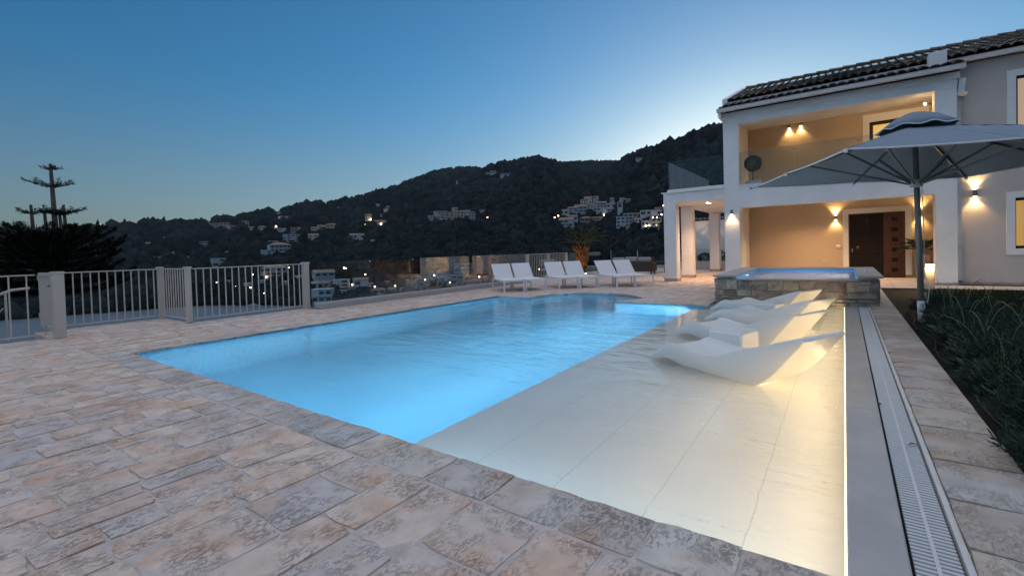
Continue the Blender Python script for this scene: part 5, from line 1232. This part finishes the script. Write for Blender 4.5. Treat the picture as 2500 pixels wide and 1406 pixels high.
for a_, e_, R_ in FR:
    m = 1500; a2 = RNG.uniform(a_[0], a_[-1], m); e2 = np.interp(a2, a_, e_); f2 = RNG.uniform(.86, 1.0, m)**.5
    C.append(np.stack([-np.sin(a2)*R_, np.cos(a2)*R_, CAM_H+np.tan(e2)*R_*f2-(1-f2)*20], -1))
C = np.concatenate(C); forest('far_woods', C, np.full(len(C), 4.2), IV1, IQ1, WOODL)
# nearer trees and scrub on the slope just below the terrace
m = 2600; X = -RNG.uniform(13.5, 110, m)-.0; Y = RNG.uniform(-30, 160, m); ok = (np.hypot(X-bx, Y-by) > 1)
dd = np.clip((-X-11.2)/110, 0, 1); Z = -2.35-31*dd**.9; Rn = RNG.uniform(.8, 2.2, m)
top = Z+Rn*1.6; lim = CAM_H-np.hypot(X, Y)*math.tan(rad(4.6)); lim = np.where(np.arctan2(-X, Y) > azel(775, 740)[0], CAM_H-np.hypot(X, Y)*.128, lim); ok &= (top < lim)
ok &= top < CAM_H-np.hypot(X, Y)*.012
azn = np.arctan2(-X, Y)
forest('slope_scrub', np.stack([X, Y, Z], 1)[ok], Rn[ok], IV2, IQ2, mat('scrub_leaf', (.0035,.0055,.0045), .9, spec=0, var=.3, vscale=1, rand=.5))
m = 1200; Y = RNG.uniform(24, 130, m)+20; X = RNG.uniform(-60, 6, m); bb = np.clip((Y-34)/150, 0, 1)*np.clip((-X+30)/60, 0, 1); Z = -.75-31*(bb*.9)**.9; Z = np.where(-X > 11.2, Z-1.6, Z); Rn = RNG.uniform(1, 2.6, m)
ok = (Z+Rn*1.6 < CAM_H-np.hypot(X, Y)*np.where(np.arctan2(-X, Y) > azel(1420, 650)[0], .088, .03)) & (Y > 36)
forest('garden_scrub', np.stack([X, Y, Z], 1)[ok], Rn[ok], IV2, IQ2, bpy.data.materials['scrub_leaf'])

# ------------------------------------------------------------------ boats and quay in the bay
def boat(px, py, L_, lab):
    d = ray(px, py); k = (BAY-CAM_H)/d[2]; p = np.array([0, 0, CAM_H])+d*k
    t = thing('motor_boat', lab, 'boat', (p[0], p[1], BAY), rad(YAW)+random.uniform(-.3, .3), 'boats moored in the bay')
    h = MB(); w = L_*.16; prof = [(-.5, .9), (-.2, 1), (.15, .95), (.38, .5), (.5, .02)]
    up_ = [(x*L_, w*s) for x, s in prof]; lo_ = [(x*L_*.92, w*s*.7) for x, s in prof]
    for (a1, b1), (a2, b2), (c1, d1), (c2, d2) in zip(up_, up_[1:], lo_, lo_[1:]):
        for sg in (-1, 1): h.face([(a1,sg*b1,L_*.13), (a2,sg*b2,L_*.13), (c2,sg*d2,-.1), (c1,sg*d1,-.1)])
        h.face([(a1,-b1,L_*.13), (a2,-b2,L_*.13), (a2,b2,L_*.13), (a1,b1,L_*.13)])
    h.face([(up_[0][0],-up_[0][1],L_*.13), (up_[0][0],up_[0][1],L_*.13), (lo_[0][0],lo_[0][1],-.1), (lo_[0][0],-lo_[0][1],-.1)]); h.build('hull', HM['w'], t)
    MB().box(-L_*.25, L_*.12, -w*.6, w*.6, L_*.13, L_*.24).build('cabin', HM['w'], t); MB().box(-L_*.2, L_*.125, -w*.62, w*.62, L_*.17, L_*.21).build('windscreen', HWIN, t)
for px, py, L_, lab in ((690,741,9,'small white motor boat nearest the quay behind the railing'), (655,743,7,'middle small motor boat in the bay behind the railing'), (620,747,6,'leftmost small motor boat moored in the bay')): boat(px, py, L_, lab)
d = ray(733, 738); k = (BAY-CAM_H)/d[2]; p = np.array([0, 0, CAM_H])+d*k
qb = thing('quay_building', 'long low white building at the water edge beside the last fence post', 'building', (p[0], p[1]+3, BAY), rad(YAW)+.1)
MB().box(-8, 9, -3, 3, -1, 2.9).build('wall', HM['b'], qb); MB().box(-8.6, 9.6, -3.6, 3.6, 2.9, 3.25).build('roof', HSLAB, qb)
for k in range(6): MB().box(-7+k*2.6, -5.2+k*2.6, -3.08, -3.002, .5, 2.2).build('window', HWIN, qb)

# ------------------------------------------------------------------ evening haze
HZ = bpy.data.materials.new('evening_haze'); HZ.use_nodes = True; nt = HZ.node_tree; nt.nodes.clear()
pv = nt.nodes.new('ShaderNodeVolumePrincipled'); pv.inputs['Color'].default_value = (.80,.90,1.0,1); pv.inputs['Density'].default_value = .00007; pv.inputs['Anisotropy'].default_value = .2
om = nt.nodes.new('ShaderNodeOutputMaterial'); nt.links.new(pv.outputs[0], om.inputs['Volume'])
tag(MB().box(-2000, 2000, -2000, 2000, -36, 330).build('haze', HZ), kind='stuff')
